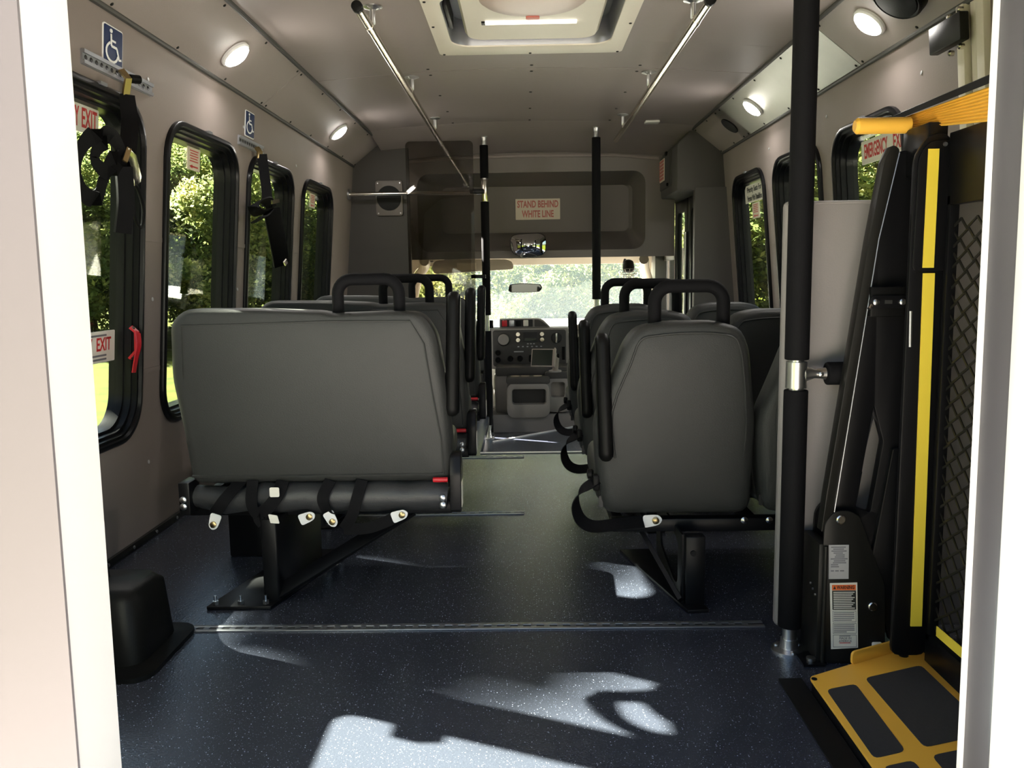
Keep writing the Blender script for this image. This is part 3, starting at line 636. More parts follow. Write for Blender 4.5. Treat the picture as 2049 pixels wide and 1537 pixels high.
sticker('white priority seats notice on the farthest right window', fR, FRm, 5.03, 5.45, 1.325, 1.430, [('Priority Seats For', 0.046, 0.024, 'print_black', 0.0012, 0.95), ('Persons With Disabilities', 0.046, -0.028, 'print_black', 0.0012, 0.68)])
sticker('small notice with red print under the priority seats notice', fR, FRm, 5.155, 5.305, 1.225, 1.318, [], 'sticker_cream', 'print_red', True)
# stand behind white line
sb = thing('stand_behind_sign', 'cream sign reading STAND BEHIND WHITE LINE above windshield', 'sign', (0.118, 6.84, 1.34))
MB().prism(rrect(-0.058, 0.294, 1.340, 1.502, 0.003, 2), 6.838, 6.848, fF).build('sign_plate', 'sticker_cream', sb)
for s_, z, w_ in (('STAND BEHIND', 1.458, 0.325), ('WHITE LINE', 1.382, 0.252)):
    text('lettering', s_, 0.074, 'print_salmon', sb, frame((0.118, 6.8375, z), (1, 0, 0), (0, 0, 1)), 0.0022, 0.0004, w=w_)
# red release handle on the nearest window frame
eh = thing('exit_handle', 'red pull handle with strap on the nearest left window frame', 'handle', fL(2.66, 0.64, -0.02))
MB().strap([fL(2.695, 0.757, -0.012), fL(2.70, 0.74, -0.03), fL(2.70, 0.68, -0.032), fL(2.695, 0.655, -0.012)], (0, 1, 0), 0.022, 0.008).build('handle_bar', 'red_plastic', eh)
MB().strap(smooth_path([fL(2.695, 0.74, -0.036), fL(2.672, 0.70, -0.05), fL(2.655, 0.66, -0.05), fL(2.65, 0.615, -0.045)]), (0, 1, 0.1), 0.026, 0.003).build('pull_strap', 'red_plastic', eh)
for z in (0.752, 0.66): MB().lathe([(0.007, 0), (0.006, 0.004), (0.002, 0.005)], fL(2.695, z, -0.02), (1, 0, 0), 8).build('screw', 'chrome', eh)

# ------------------------------------------------------------------ wall tie-down brackets and their hanging straps
def wall_track(y0, y1, z, label):
    t = thing('wall_track', label, 'wall track', fL((y0 + y1) / 2, z - 0.02, 0), 'short slotted tracks on the left wall')
    MB().prism(rrect(y0, y1, z - 0.020, z + 0.020, 0.002, 2), -0.006, 0, fL).build('base', 'aluminium', t)
    b = MB()
    for s_ in (-1, 1): b.prism(rrect(y0, y1, z + s_ * 0.014 - 0.005, z + s_ * 0.014 + 0.005, 0.001, 1), -0.012, -0.006, fL)
    b.build('rail_lip', 'aluminium', t)
    n = int((y1 - y0) / 0.03); b = MB()
    for i in range(n):
        y = y0 + 0.018 + i * 0.03; b.lathe([(0.007, 0), (0.007, 0.0012)], fL(y, z, -0.006), (1, 0, K), 10)
    b.build('stud_holes', 'lift_grey', t)
    return t
wall_track(2.40, 2.84, 1.515, 'short slotted wall track under the nearer wheelchair sign')
wall_track(3.69, 4.02, 1.492, 'short slotted wall track under the farther wheelchair sign')
def wp(y, z, d): return fL(y, z, -d)
bt = thing('shoulder_belt', 'black belt looped on its clip over the nearest left window', 'belt', wp(2.5, 1.1, 0.03))
MB().strap([wp(2.605, 1.525, .015), wp(2.61, 1.50, .035), wp(2.61, 1.47, .03), wp(2.615, 1.445, .025)], (0.5, 1, 0), 0.022, 0.008).build('anchor_hook', 'brass_zinc', bt)
MB().cyl(wp(2.63, 1.505, .03), wp(2.66, 1.508, .045), 0.013, seg=12).build('lock_knob', 'black_plastic', bt)
MB().strap(smooth_path([wp(2.61, 1.455, .03), wp(2.59, 1.38, .05), wp(2.52, 1.30, .08), wp(2.47, 1.22, .09)]), (0.7, 0.7, 0.1), 0.048).build('hanging_strap', 'webbing', bt)
MB().strap(smooth_path([wp(2.47, 1.255, .09), wp(2.40, 1.295, .095), wp(2.30, 1.29, .10), wp(2.225, 1.25, .10), wp(2.20, 1.185, .095), wp(2.24, 1.13, .095), wp(2.32, 1.125, .09), wp(2.355, 1.18, .09), wp(2.40, 1.235, .09), wp(2.46, 1.25, .09)]), (0.05, 1, 0.3), 0.045).build('coiled_webbing', 'webbing', bt)
MB().strap(smooth_path([wp(2.37, 1.285, .10), wp(2.31, 1.26, .10), wp(2.285, 1.22, .10), wp(2.36, 1.195, .10), wp(2.43, 1.235, .09)]), (0.05, 1, 0.4), 0.04).build('coiled_webbing', 'webbing', bt)
MB().strap([wp(2.445, 1.262, .105), wp(2.475, 1.25, .11), wp(2.52, 1.20, .105), wp(2.53, 1.185, .10)], (0.4, 0.3, 0.9), 0.034, 0.012).build('buckle', 'chrome', bt, bevel=0.003)
MB().strap([wp(2.43, 1.235, .112), wp(2.455, 1.275, .112)], (0.5, 0.6, -0.3), 0.014, 0.006).build('brass_ring', 'brass_zinc', bt)
MB().strap(smooth_path([wp(2.46, 1.225, .095), wp(2.475, 1.13, .095), wp(2.48, 1.04, .085)]), (0.6, 0.8, 0), 0.048, 0.012).build('folded_webbing', 'webbing', bt)
MB().tube(smooth_path([wp(2.52, 1.19, .095), wp(2.57, 1.165, .09), wp(2.625, 1.115, .08), wp(2.61, 1.065, .08), wp(2.56, 1.085, .085), wp(2.525, 1.15, .09)]), 0.005, 8).build('cord_loop', 'webbing', bt)
b2 = thing('shoulder_belt', 'black belt bundle hanging before the third left window', 'belt', wp(3.8, 0.95, 0.03))
MB().strap([wp(3.90, 1.49, .015), wp(3.90, 1.47, .03), wp(3.90, 1.44, .03)], (0.5, 1, 0), 0.03, 0.008).build('anchor_hook', 'brass_zinc', b2)
MB().strap(smooth_path([wp(3.90, 1.46, .04), wp(3.90, 1.37, .055), wp(3.88, 1.28, .075), wp(3.84, 1.22, .09)]), (0.85, 0.5, 0.1), 0.045).build('hanging_strap', 'webbing', b2)
MB().strap(smooth_path([wp(3.88, 1.22, .10), wp(3.78, 1.245, .105), wp(3.66, 1.225, .10), wp(3.62, 1.20, .10), wp(3.70, 1.185, .10), wp(3.84, 1.205, .10), wp(3.72, 1.165, .11), wp(3.62, 1.15, .11)]), (0.8, 0.3, 0.5), 0.05, 0.006).build('coiled_webbing', 'webbing', b2)
MB().strap(smooth_path([wp(3.84, 1.215, .11), wp(3.86, 1.14, .12), wp(3.90, 1.05, .13), wp(3.96, 0.965, .13)]), (0.85, 0.5, 0.35), 0.075, 0.018).build('folded_webbing', 'webbing', b2, bevel=0.004)
MB().strap([wp(3.76, 1.235, .135), wp(3.86, 1.25, .135)], (0, 0.2, 1), 0.016, 0.008).build('buckle', 'chrome', b2)
MB().strap([wp(3.92, 0.985, .155), wp(3.95, 0.97, .155)], (0.5, 1, 0.5), 0.02, 0.006).build('tongue', 'chrome', b2)
# belt height post on the right wall beside the lift
bp_ = thing('belt_post', 'pale metal belt post with square bracket on the right wall', 'belt post', fR(2.6, 1.0, 0))
pm = MB()
for y in (2.545, 2.60, 2.655): pm.prism(rrect(y - 0.020, y + 0.020, 1.02, 1.675, 0.002, 1), -0.022 if y != 2.60 else -0.008, 0.0, fR)
pm.build('post_channel', 'hatch_plastic', bp_, bevel=0.003)
MB().prism(rrect(2.60, 2.79, 1.565, 1.645, 0.004, 2), -0.05, -0.022, fR).build('bracket', 'lift_grey', bp_, bevel=0.003)
for y, z in ((2.64, 1.66), (2.70, 1.655), (2.64, 1.555), (2.70, 1.55)): MB().lathe([(0.009, 0), (0.009, 0.012), (0.005, 0.016)], fR(y, z, -0.02), (-1, 0, 0), 8).build('bolt', 'chrome', bp_)

# ------------------------------------------------------------------ left benches
def handle(mb, x0, x1, y, z0, z1, r):
    k = min(0.045, (x1 - x0) * 0.3); P = [(x0, y, z0), (x0, y, z1 - k)]
    for i in range(1, 7): a = PI / 2 * i / 6; P.append((x0 + k - k * math.cos(a), y, z1 - k + k * math.sin(a)))
    for i in range(0, 7): a = PI / 2 * i / 6; P.append((x1 - k + k * math.sin(a), y, z1 - k + k * math.cos(a)))
    P.append((x1, y, z0)); return mb.tube(P, r, 16)
def armrest(name, x, y, z0, z1, t, parent, lean=0.0):
    ol = rrect(-0.034, 0.034, z0, z1, 0.03, 6)
    return MB().pad(ol, t, t * 0.42, lambda a, b, c: Vector((x - t / 2 + c + lean * (b - z1), y + a + 0.12 * (b - z0), b)), 0.002, 3).build(name, 'black_plastic', parent)
def belt_tongue(parent, p, d, m='steel'):
    d = Vector(d).normalized(); s_ = d.cross(Vector((0, 1, 0))).normalized(); p = Vector(p)
    ol = [(-0.018, 0.0), (0.018, 0.0), (0.016, 0.03), (0.013, 0.045), (0.0, 0.054), (-0.013, 0.045), (-0.016, 0.03)]
    o = MB().prism(rpoly(ol, 0.008, 3), -0.0015, 0.0015, lambda a, b, c: p + s_ * a + d * b + Vector((0, -c, 0))).build('belt_tongue', 'white_lamp', parent)
    MB().lathe([(0.010, 0), (0.010, 0.006), (0.006, 0.008)], p + d * 0.034 + Vector((0, -0.002, 0)), (0, -1, 0), 12).build('bolt', 'brass_zinc', o)
CAM_SCALE = 0.885  # factor for scaling the left bench about the camera position
def bench(Y, label):
    y = Y
    r = thing('bench_seat', label, 'bench seat', (-0.60, 2.5, 0), 'grey double benches along the left wall')
    ol = rpoly([(-1.072, 0.44), (-1.092, 0.60), (-1.082, 0.775), (-1.035, 0.815), (-0.80, 0.812), (-0.62, 0.803), (-0.585, 0.795), (-0.40, 0.800), (-0.31, 0.795), (-0.268, 0.73), (-0.243, 0.55), (-0.232, 0.40), (-0.236, 0.262), (-1.056, 0.262)], 0.03, 3)
    rec = lambda b: -0.07 * (b - 0.27)
    MB().pad(ol, 0.125, 0.032, lambda a, b, c: Vector((a, y + c + rec(b), b)), 0.010, 4).build('backrest', 'vinyl', r)
    # welt along the edge of the back cover
    e = [(-1.05, 0.60), (-1.04, 0.765), (-0.62, 0.772), (-0.345, 0.770), (-0.305, 0.70), (-0.285, 0.55), (-0.262, 0.40), (-0.258, 0.29)]
    MB().tube([(a, y - 0.0125 + rec(b) + 0.009, b) for a, b in e], 0.0028, 6).build('welt', 'vinyl', r)
    MB().tube([(-1.05, y + 0.002, 0.290), (-0.65, y - 0.002, 0.287), (-0.26, y + 0.002, 0.290)], 0.005, 6).build('hem', 'vinyl', r)
    cu = rpoly([(-1.06, y + 0.06), (-0.25, y + 0.06), (-0.25, y + 0.47), (-0.30, y + 0.50), (-1.02, y + 0.50), (-1.06, y + 0.47)], 0.05, 3)
    MB().pad(cu, 0.11, 0.035, lambda a, b, c: Vector((a, b, 0.375 - c - 0.05 * (0.5 - (b - y)))), 0.008, 4).build('cushion', 'vinyl', r)
    xs = [-0.88 + 0.63 * i / 14 for i in range(15)]
    MB().tube([(x, y + 0.035, 0.212 + 0.003 * math.sin(i * 2.1)) for i, x in enumerate(xs)], [0.030] + [0.049 + 0.002 * math.sin(i * 1.7) for i in range(13)] + [0.040], 18).build('cushion_roll', 'vinyl_dark', r)
    MB().tube([(-1.06, y + 0.05, 0.215), (-0.96, y + 0.045, 0.20), (-0.87, y + 0.035, 0.21)], [0.035, 0.045, 0.04], 14).build('cushion_end', 'vinyl_dark', r)
    handle(MB(), -0.576, -0.386, y + 0.035, 0.77, 0.897, 0.0185).build('grab_handle', 'foam_black', r)
    armrest('armrest', -0.219, y + 0.02, 0.468, 0.855, 0.040, r, 0.025)
    MB().cyl((-0.25, y + 0.05, 0.55), (-0.215, y + 0.05, 0.55), 0.012).build('armrest_pivot', 'black_steel', r)
    fm = MB().box(-1.10, -0.24, y + 0.06, y + 0.10, 0.145, 0.185); fm.box(-1.10, -0.24, y + 0.40, y + 0.44, 0.165, 0.205)
    for x in (-1.08, -0.66, -0.26): fm.box(x - 0.015, x + 0.015, y + 0.08, y + 0.42, 0.15, 0.19)
    fm.build('seat_frame', 'black_steel', r, bevel=0.003)
    # end bracket with bolts on the aisle end
    eb = MB().prism(rpoly([(y - 0.01, 0.165), (y + 0.07, 0.165), (y + 0.085, 0.30), (y + 0.05, 0.355), (y + 0.01, 0.35), (y - 0.01, 0.29)], 0.012, 3), -0.240, -0.205, lambda a, b, c: Vector((c, a, b))).build('end_bracket', 'black_steel', r, bevel=0.003)
    MB().box(-0.2048, -0.2035, y + 0.005, y + 0.055, 0.18, 0.26).build('white_label', 'sticker_white', eb)
    for x, z in ((-0.262, 0.215), (-0.262, 0.192), (-1.078, 0.218), (-1.078, 0.196)): MB().lathe([(0.011, 0), (0.011, 0.006), (0.007, 0.009)], (x, y - 0.012, z), (0, -1, 0), 12).build('bolt', 'steel', r)
    MB().box(-1.095, -1.06, y - 0.008, y + 0.08, 0.165, 0.27).build('wall_bracket', 'black_steel', r, bevel=0.004)
    MB().cyl((-0.292, y - 0.008, 0.272), (-0.245, y - 0.008, 0.272), 0.008, seg=12).build('release_lever', 'red_plastic', r, bevel=0.002)
    # hanging belts
    for pts, w in (([(-0.90, y + 0.03, 0.275), (-0.935, y - 0.025, 0.23), (-0.965, y - 0.03, 0.19), (-0.985, y - 0.015, 0.165)], 0.038),
                   ([(-0.86, y + 0.0, 0.275), (-0.86, y - 0.025, 0.21), (-0.84, y - 0.03, 0.17), (-0.80, y - 0.03, 0.165)], 0.036),
                   ([(-0.765, y + 0.0, 0.272), (-0.775, y - 0.03, 0.235), (-0.80, y - 0.04, 0.20), (-0.835, y - 0.035, 0.17), (-0.82, y - 0.04, 0.145)], 0.040),
                   ([(-0.615, y + 0.0, 0.272), (-0.635, y - 0.028, 0.225), (-0.625, y - 0.03, 0.185), (-0.61, y - 0.02, 0.168)], 0.036),
                   ([(-0.515, y + 0.0, 0.272), (-0.53, y - 0.028, 0.215), (-0.545, y - 0.03, 0.165), (-0.575, y - 0.02, 0.12)], 0.036),
                   ([(-0.575, y - 0.02, 0.12), (-0.50, y - 0.03, 0.125), (-0.44, y - 0.03, 0.145), (-0.41, y - 0.03, 0.16)], 0.036)):
        MB().strap(smooth_path(pts), (1, -0.15, -0.3) if pts[0][2] > .2 else (0.3, 0, 1), w, 0.003).build('belt_webbing', 'webbing', r)
    belt_tongue(r, (-0.71, y - 0.03, 0.152), (0.9, 0, 0.35)); belt_tongue(r, (-0.622, y - 0.03, 0.178), (0.15, 0, -0.3)); belt_tongue(r, (-0.42, y - 0.035, 0.158), (0.9, 0, 0.3)); belt_tongue(r, (-0.97, y - 0.03, 0.175), (-0.3, 0, -0.9))
    MB().prism(rrect(-0.795, -0.765, 0.232, 0.262, 0.004, 2), y - 0.046, y - 0.043, fF).build('white_tag', 'sticker_white', r)
    MB().prism(rpoly([(-0.80, 0.180), (-0.772, 0.176), (-0.766, 0.150), (-0.794, 0.152)], 0.002, 1), y - 0.056, y - 0.053, fF).build('white_tag', 'sticker_white', r)
    # scale the upholstery and frame about the camera, then stand it on its pedestal
    for o in r.children_recursive: o.data.transform(Matrix.Translation(Vector((0, 0, 0.1035)) + ORG[r.name] * (CAM_SCALE - 1)) @ Matrix.Diagonal((CAM_SCALE, CAM_SCALE, CAM_SCALE, 1)))
    y = Y * CAM_SCALE
    MB().prism(rpoly([(-0.885, y - 0.075), (-0.705, y - 0.075), (-0.58, y + 0.42), (-0.77, y + 0.42)], 0.004, 2), 0.001, 0.011, fC).build('base_plate', 'black_steel', r, bevel=0.002)
    MB().prism(rpoly([(-0.735, y - 0.04), (-0.69, y - 0.04), (-0.66, y + 0.34), (-0.72, y + 0.34)], 0.006, 2), 0.011, 0.245, fC).build('pedestal_post', 'black_steel', r, bevel=0.003)
    MB().bar((-0.70, y - 0.02, 0.03), (-0.33, y + 0.09, 0.235), 0.045, 0.012, (0, -0.6, 1)).build('brace', 'black_steel', r, bevel=0.002)
    MB().box(-0.975, -0.845, y + 0.38, y + 0.56, 0.001, 0.25).build('pedestal_foot', 'black_steel', r, bevel=0.004)
    for x, dy in ((-0.865, -0.055), (-0.795, -0.055), (-0.725, -0.055), (-0.62, 0.25), (-0.60, 0.33)):
        b = MB().cyl((x, y + dy, 0.011), (x, y + dy, 0.035), 0.0035, seg=8); b.lathe([(0.009, 0), (0.009, 0.009)], (x, y + dy, 0.011), (0, 0, 1), 6); b.build('anchor_bolt', 'steel', r)
    return r
bn = bench(2.60, 'grey vinyl bench on the left, nearest the rear doorway')
copy_tree(bn, (0, 0.75, 0), 'middle grey vinyl bench of the left-hand row')
copy_tree(bn, (0, 1.55, 0), 'farthest grey vinyl bench of the left-hand row behind the driver')

# ------------------------------------------------------------------ right pairs of seats
def seat_pair(Y, label):
    y = Y
    r = thing('double_seat', label, 'double seat', (0.63, y + 0.25, 0), 'grey seat pairs along the right wall')
    o1 = [(0.187, 0.50), (0.196, 0.36), (0.214, 0.232), (0.626, 0.230), (0.634, 0.485), (0.609, 0.70), (0.585, 0.752), (0.52, 0.772), (0.37, 0.772), (0.30, 0.757), (0.267, 0.71), (0.235, 0.62)]
    rec = lambda b: -0.06 * (b - 0.23)
    for dx in (0.0, 0.447):
        bk = MB().pad(rpoly([(a + dx, b) for a, b in o1], 0.04, 3), 0.115, 0.034, lambda a, b, c: Vector((a, y + c + rec(b), b)), 0.010, 4).build('backrest', 'vinyl', r)
        e = [(0.245, 0.40), (0.236, 0.53), (0.285, 0.66), (0.308, 0.72), (0.345, 0.735), (0.45, 0.742), (0.54, 0.735), (0.573, 0.71), (0.59, 0.62), (0.60, 0.485), (0.596, 0.40)]
        MB().tube(smooth_path([(a + dx, y - 0.006 + rec(b), b) for a, b in e], 3), 0.0028, 6).build('welt', 'vinyl', bk)
        MB().prism(rrect(0.203 + dx, 0.214 + dx, 0.252, 0.284, 0.002, 1), y + 0.018, y + 0.022, fF).build('brand_tag', 'print_black', bk)
        cu = rpoly([(0.20 + dx, y + 0.05), (0.635 + dx, y + 0.05), (0.635 + dx, y + 0.44), (0.60 + dx, y + 0.47), (0.235 + dx, y + 0.47), (0.20 + dx, y + 0.44)], 0.05, 3)
        MB().pad(cu, 0.11, 0.035, lambda a, b, c: Vector((a, b, 0.37 - c - 0.05 * (0.47 - (b - y)))), 0.008, 4).build('cushion', 'vinyl', r)
    handle(MB(), 0.358, 0.546, y + 0.035, 0.745, 0.866, 0.0185).build('grab_handle', 'foam_black', r)
    armrest('armrest', 0.212, y - 0.02, 0.392, 0.742, 0.036, r, -0.02)
    MB().cyl((0.205, y + 0.03, 0.46), (0.245, y + 0.03, 0.46), 0.012).build('armrest_pivot', 'black_steel', r)
    fm = MB().box(0.24, 1.07, y + 0.03, y + 0.07, 0.175, 0.212); fm.box(0.24, 1.07, y + 0.38, y + 0.42, 0.175, 0.212)
    for x in (0.26, 0.64, 1.05): fm.box(x - 0.015, x + 0.015, y + 0.05, y + 0.40, 0.178, 0.21)
    fm.build('seat_frame', 'black_steel', r, bevel=0.003)
    MB().box(1.06, 1.44, y + 0.03, y + 0.07, 0.18, 0.21).build('wall_arm', 'black_steel', r, bevel=0.003)
    # pedestal: post plus gusset with an eye-shaped opening
    MB().box(0.425, 0.478, y - 0.10, y - 0.06, 0.01, 0.20).build('pedestal_post', 'black_steel', r, bevel=0.004)
    g = [(y - 0.08, 0.01), (y + 0.36, 0.01), (y + 0.36, 0.18), (y - 0.08, 0.20)]
    MB().holed(g, [rpoly([(y - 0.02, 0.04), (y + 0.04, 0.03), (y + 0.28, 0.06), (y + 0.28, 0.15), (y + 0.04, 0.17), (y - 0.02, 0.16)], 0.03, 4)], 0.418, 0.424, lambda a, b, c: Vector((c, a, b))).build('gusset', 'black_steel', r)
    MB().prism(rpoly([(0.425, y - 0.135), (0.485, y - 0.13), (0.40, y + 0.38), (0.30, y + 0.38)], 0.003, 1), 0.001, 0.010, fC).build('base_plate', 'black_steel', r, bevel=0.002)
    MB().bar((0.31, y + 0.10, 0.20), (0.415, y - 0.09, 0.02), 0.012, 0.03, (0, 1, 0)).build('brace', 'black_steel', r)
    MB().lathe([(0.008, 0), (0.008, 0.005)], (0.445, y - 0.10, 0.155), (0, -1, 0), 10).build('bolt', 'black_steel', r)
    for x, z in ((0.61, 0.222), (0.68, 0.222)): MB().lathe([(0.010, 0), (0.010, 0.006), (0.005, 0.009)], (x, y + 0.02, z - 0.012), (0, -1, 0), 10).build('bolt', 'chrome', r)
    # loop of belt on the aisle side
    MB().strap(smooth_path([(0.205, y + 0.03, 0.33), (0.155, y + 0.02, 0.30), (0.138, y + 0.01, 0.262), (0.150, y, 0.222), (0.185, y - 0.005, 0.203), (0.25, y - 0.004, 0.208), (0.325, y + 0.0, 0.215)]), (0.45, 0.8, 0.55), 0.042, 0.003).build('belt_loop', 'webbing', r)
    belt_tongue(r, (0.325, y + 0.0, 0.214), (1, 0, 0.12))
    MB().box(0.186, 0.204, y + 0.01, y + 0.04, 0.30, 0.345).build('belt_buckle', 'black_plastic', r, bevel=0.004)
    MB().lathe([(0.012, 0), (0.016, 0.006), (0.014, 0.016), (0.006, 0.018)], (0.19, y + 0.05, 0.34), (-1, 0, 0), 12).build('recline_knob', 'black_plastic', r)
    return r
pr_ = seat_pair(2.31, 'grey seat pair on the right, nearest the lift barrier')
copy_tree(pr_, (0, 0.71, 0), 'middle grey seat pair of the right-hand row')
copy_tree(pr_, (0, 1.44, 0), 'farthest grey seat pair of the right-hand row near the entry')

# ------------------------------------------------------------------ black moulded cover by the left wall
hb = thing('floor_cover', 'black moulded plastic cover on the floor by the left jamb', 'cover', (-1.08, 1.95, 0))
c0 = rrect(-1.29, -0.86, 1.80, 2.12, 0.05, 4); c1 = rrect(-1.27, -0.895, 1.845, 2.075, 0.045, 4); c2 = rrect(-1.26, -0.905, 1.86, 2.06, 0.045, 4); c3 = rrect(-1.24, -0.925, 1.88, 2.04, 0.04, 4)
MB().loft([[fC(x, y, 0.001) for x, y in c0], [fC(x, y, 0.012) for x, y in c0], [fC(x, y, 0.02) for x, y in c1], [fC(x, y, 0.165) for x, y in c2], [fC(x, y, 0.185) for x, y in c3]]).build('cover_shell', 'black_plastic', hb, ang=50)
MB().lathe([(0.03, 0), (0.028, 0.03), (0.012, 0.045)], (-1.05, 1.98, 0.185), (0, 0, 1), 14).build('top_boss', 'black_plastic', hb)
# ------------------------------------------------------------------ padded barrier
br = thing('padded_barrier', 'pale grey upholstered barrier panel between seats and lift', 'barrier', (0.85, 2.02, 0.03))
MB().pad(rrect(0.606, 1.36, 0.035, 1.062, 0.012, 3), 0.035, 0.012, lambda a, b, c: Vector((a, 2.0 + c, b)), 0.003, 3).build('panel', 'barrier_vinyl', br)
MB().tube([(0.609, 2.002, 1.056), (0.98, 2.0, 1.058), (1.34, 2.002, 1.056)], 0.004, 8).build('top_seam', 'barrier_vinyl', br)
for x in (0.70, 1.28): MB().box(x - 0.02, x + 0.02, 2.005, 2.03, 0.0, 0.06).build('floor_foot', 'black_steel', br)

# ------------------------------------------------------------------ wheelchair lift
lf = thing('wheelchair_lift', 'black and yellow folded wheelchair lift beside the right doorway jamb', 'wheelchair lift', (0.76, 1.6, 0.0))
MB().prism(rpoly([(0.55, 1.20), (0.605, 1.20), (0.605, 1.797), (0.553, 1.797)], 0.002, 1), 0.0005, 0.005, fC).build('floor_ramp_strip', 'rubber', lf)
MB().box(0.607, 0.96, 1.20, 1.74, 0.001, 0.024).build('lift_base', 'black_steel', lf, bevel=0.003)
bpz = 0.0245
ol = rpoly([(0.606, 1.20), (0.92, 1.20), (0.905, 1.895), (0.888, 1.90), (0.72, 1.812), (0.606, 1.752)], 0.012, 3)
bpl = MB().prism(ol, bpz, 0.0305, fC).build('bridge_plate', 'yellow', lf, bevel=0.001)
for q in ([(0.622, 1.692), (0.692, 1.716), (0.684, 1.46), (0.618, 1.437)], [(0.722, 1.742), (0.868, 1.800), (0.872, 1.52), (0.724, 1.472)], [(0.622, 1.41), (0.684, 1.43), (0.684, 1.24), (0.624, 1.24)], [(0.724, 1.445), (0.872, 1.49), (0.872, 1.24), (0.724, 1.24)]):
    MB().prism(rpoly(q, 0.014, 3), 0.0305, 0.0318, fC).build('grit_pad', 'grit_pad', bpl)
dl = Vector((0.175, 0.088, 0)).normalized(); nl = Vector((dl.y, -dl.x, 0))
MB().prism(rpoly([(0, 0), (0.196, 0), (0.196, 0.030), (0.0, 0.032)], 0.012, 4), -0.003, 0.003, lambda a, b, c: Vector((0.718, 1.809, 0.028)) + dl * a + nl * c + Vector((0, 0, b))).build('raised_lip', 'yellow', bpl, bevel=0.001)
MB().prism(rrect(0.125, 0.131, 0.008, 0.022, 0.002, 2), -0.0036, 0.0, lambda a, b, c: Vector((0.718, 1.809, 0.028)) + dl * a + nl * -c * 1.0 + Vector((0, 0, b))).build('lip_slot', 'print_black', bpl)
for x, y, r_ in ((0.613, 1.74, 0.006), (0.852, 1.850, 0.0105), (0.886, 1.868, 0.0105)): MB().lathe([(r_, 0), (r_, 0.002), (r_ * .6, 0.003)], (x, y, 0.0305), (0, 0, 1), 12).build('bolt', 'black_steel', bpl)
MB().box(0.63, 0.68, 1.86, 1.93, 0.0, 0.006).build('floor_bracket', 'black_steel', lf); MB().lathe([(0.011, 0), (0.011, 0.006), (0.006, 0.008)], (0.655, 1.885, 0.006), (0, 0, 1), 10).build('bolt', 'steel', lf)
# tower with its labels
tw = [(0.680, 0.0), (0.672, 0.285), (0.674, 0.336), (0.696, 0.363), (0.73, 0.363), (0.752, 0.35), (0.815, 0.187), (0.822, 0.03), (0.80, 0.0)]
twr = MB().prism(rpoly(tw, 0.02, 4), 1.876, 1.884, fF).build('tower_plate', 'lift_grey', lf, bevel=0.002)
MB().box(0.664, 0.690, 1.88, 1.99, 0.0, 0.285).build('tower_channel', 'lift_grey', lf, bevel=0.004)
MB().prism(rpoly([(a + 0.012, b) for a, b in tw], 0.02, 4), 1.975, 1.985, fF).build('rear_plate', 'black_steel', lf)
MB().cyl((0.677, 1.873, 0.002), (0.677, 1.873, 0.282), 0.005, seg=10).build('tower_edge', 'lift_grey', lf)
for x, z in ((0.709, 0.343), (0.788, 0.138)): MB().lathe([(0.0105, 0), (0.0105, 0.003), (0.008, 0.005)], (x, 1.876, z), (0, -1, 0), 18).build('pivot_pin', 'chrome', twr)
MB().box(0.79, 0.812, 1.862, 1.88, 0.03, 0.052).build('white_clip', 'sticker_white', lf, bevel=0.003)
for z in (0.168, 0.176, 0.16): MB().lathe([(0.003, 0), (0.003, 0.003)], (0.664, 1.91 + (z - .168) * 2, z), (-1, 0, 0), 6).build('screw', 'steel', lf)
# data label and warning label
lb = MB().prism([(0.686, 0.204), (0.731, 0.204), (0.729, 0.284), (0.684, 0.284)], 1.8745, 1.876, fF).build('data_label', 'sticker_silver', twr)
b = MB()
for i, (x0, x1) in enumerate(((.689, .722), (.694, .718), (.690, .724), (.695, .716), (.700, .720), (.698, .720), (.689, .727), (.696, .722), (.694, .724), (.690, .706), (.690, .708))):
    z = 0.279 - i * 0.0046; b.box(x0, x1, 1.8738, 1.8746, z - 0.0012, z + 0.0012)
for x0, x1 in ((.690, .697), (.700, .708), (.711, .720)): b.box(x0, x1, 1.8738, 1.8746, 0.222, 0.2245)
b.build('print', 'print_grey', lb)
wlb = MB().prism([(0.697, 0.036), (0.7585, 0.039), (0.751, 0.195), (0.689, 0.194)], 1.8745, 1.876, fF).build('warning_label', 'sticker_white', twr)
def wx(t, z): return 0.690 + (0.194 - z) * 0.05 + t * 0.0605
def wrect(mb, t0, t1, z0, z1, d=0.0): mb.prism([(wx(t0, z0), z0), (wx(t1, z0), z0), (wx(t1, z1), z1), (wx(t0, z1), z1)], 1.8738 - d, 1.8746, fF)
b = MB(); wrect(b, 0.06, 0.95, 0.1775, 0.190); b.build('orange_band', 'print_orange', wlb)
b = MB(); wrect(b, 0.06, 0.95, 0.131, 0.1765); b.build('black_field', 'print_black', wlb)
text('lettering', 'WARNING', 0.0115, 'print_black', wlb, frame((wx(0.565, 0.184), 1.8735, 0.1838), (1, 0, 0), (0, 0, 1)), 0.0003, 0.0002, w=0.040)
b = MB(); b.prism([(wx(.10, .18), 0.180), (wx(.20, .18), 0.180), (wx(.15, .18), 0.1885)], 1.8735, 1.8739, fF); b.build('alert_triangle', 'print_black', wlb)
b = MB()
for i in range(10):
    z = 0.1725 - i * 0.0042; wrect(b, 0.10, 0.90 - 0.06 * (i % 3), z - 0.001, z + 0.001, 0.0004)
b.build('white_print', 'sticker_white', wlb)
b = MB()
for z0, z1 in ((0.1015, 0.128), (0.0735, 0.0985), (0.041, 0.0705)):
    for q in ((0.06, 0.95, z0, z0 + 0.0008), (0.06, 0.95, z1 - 0.0008, z1), (0.06, 0.072, z0, z1), (0.938, 0.95, z0, z1)): wrect(b, *q)
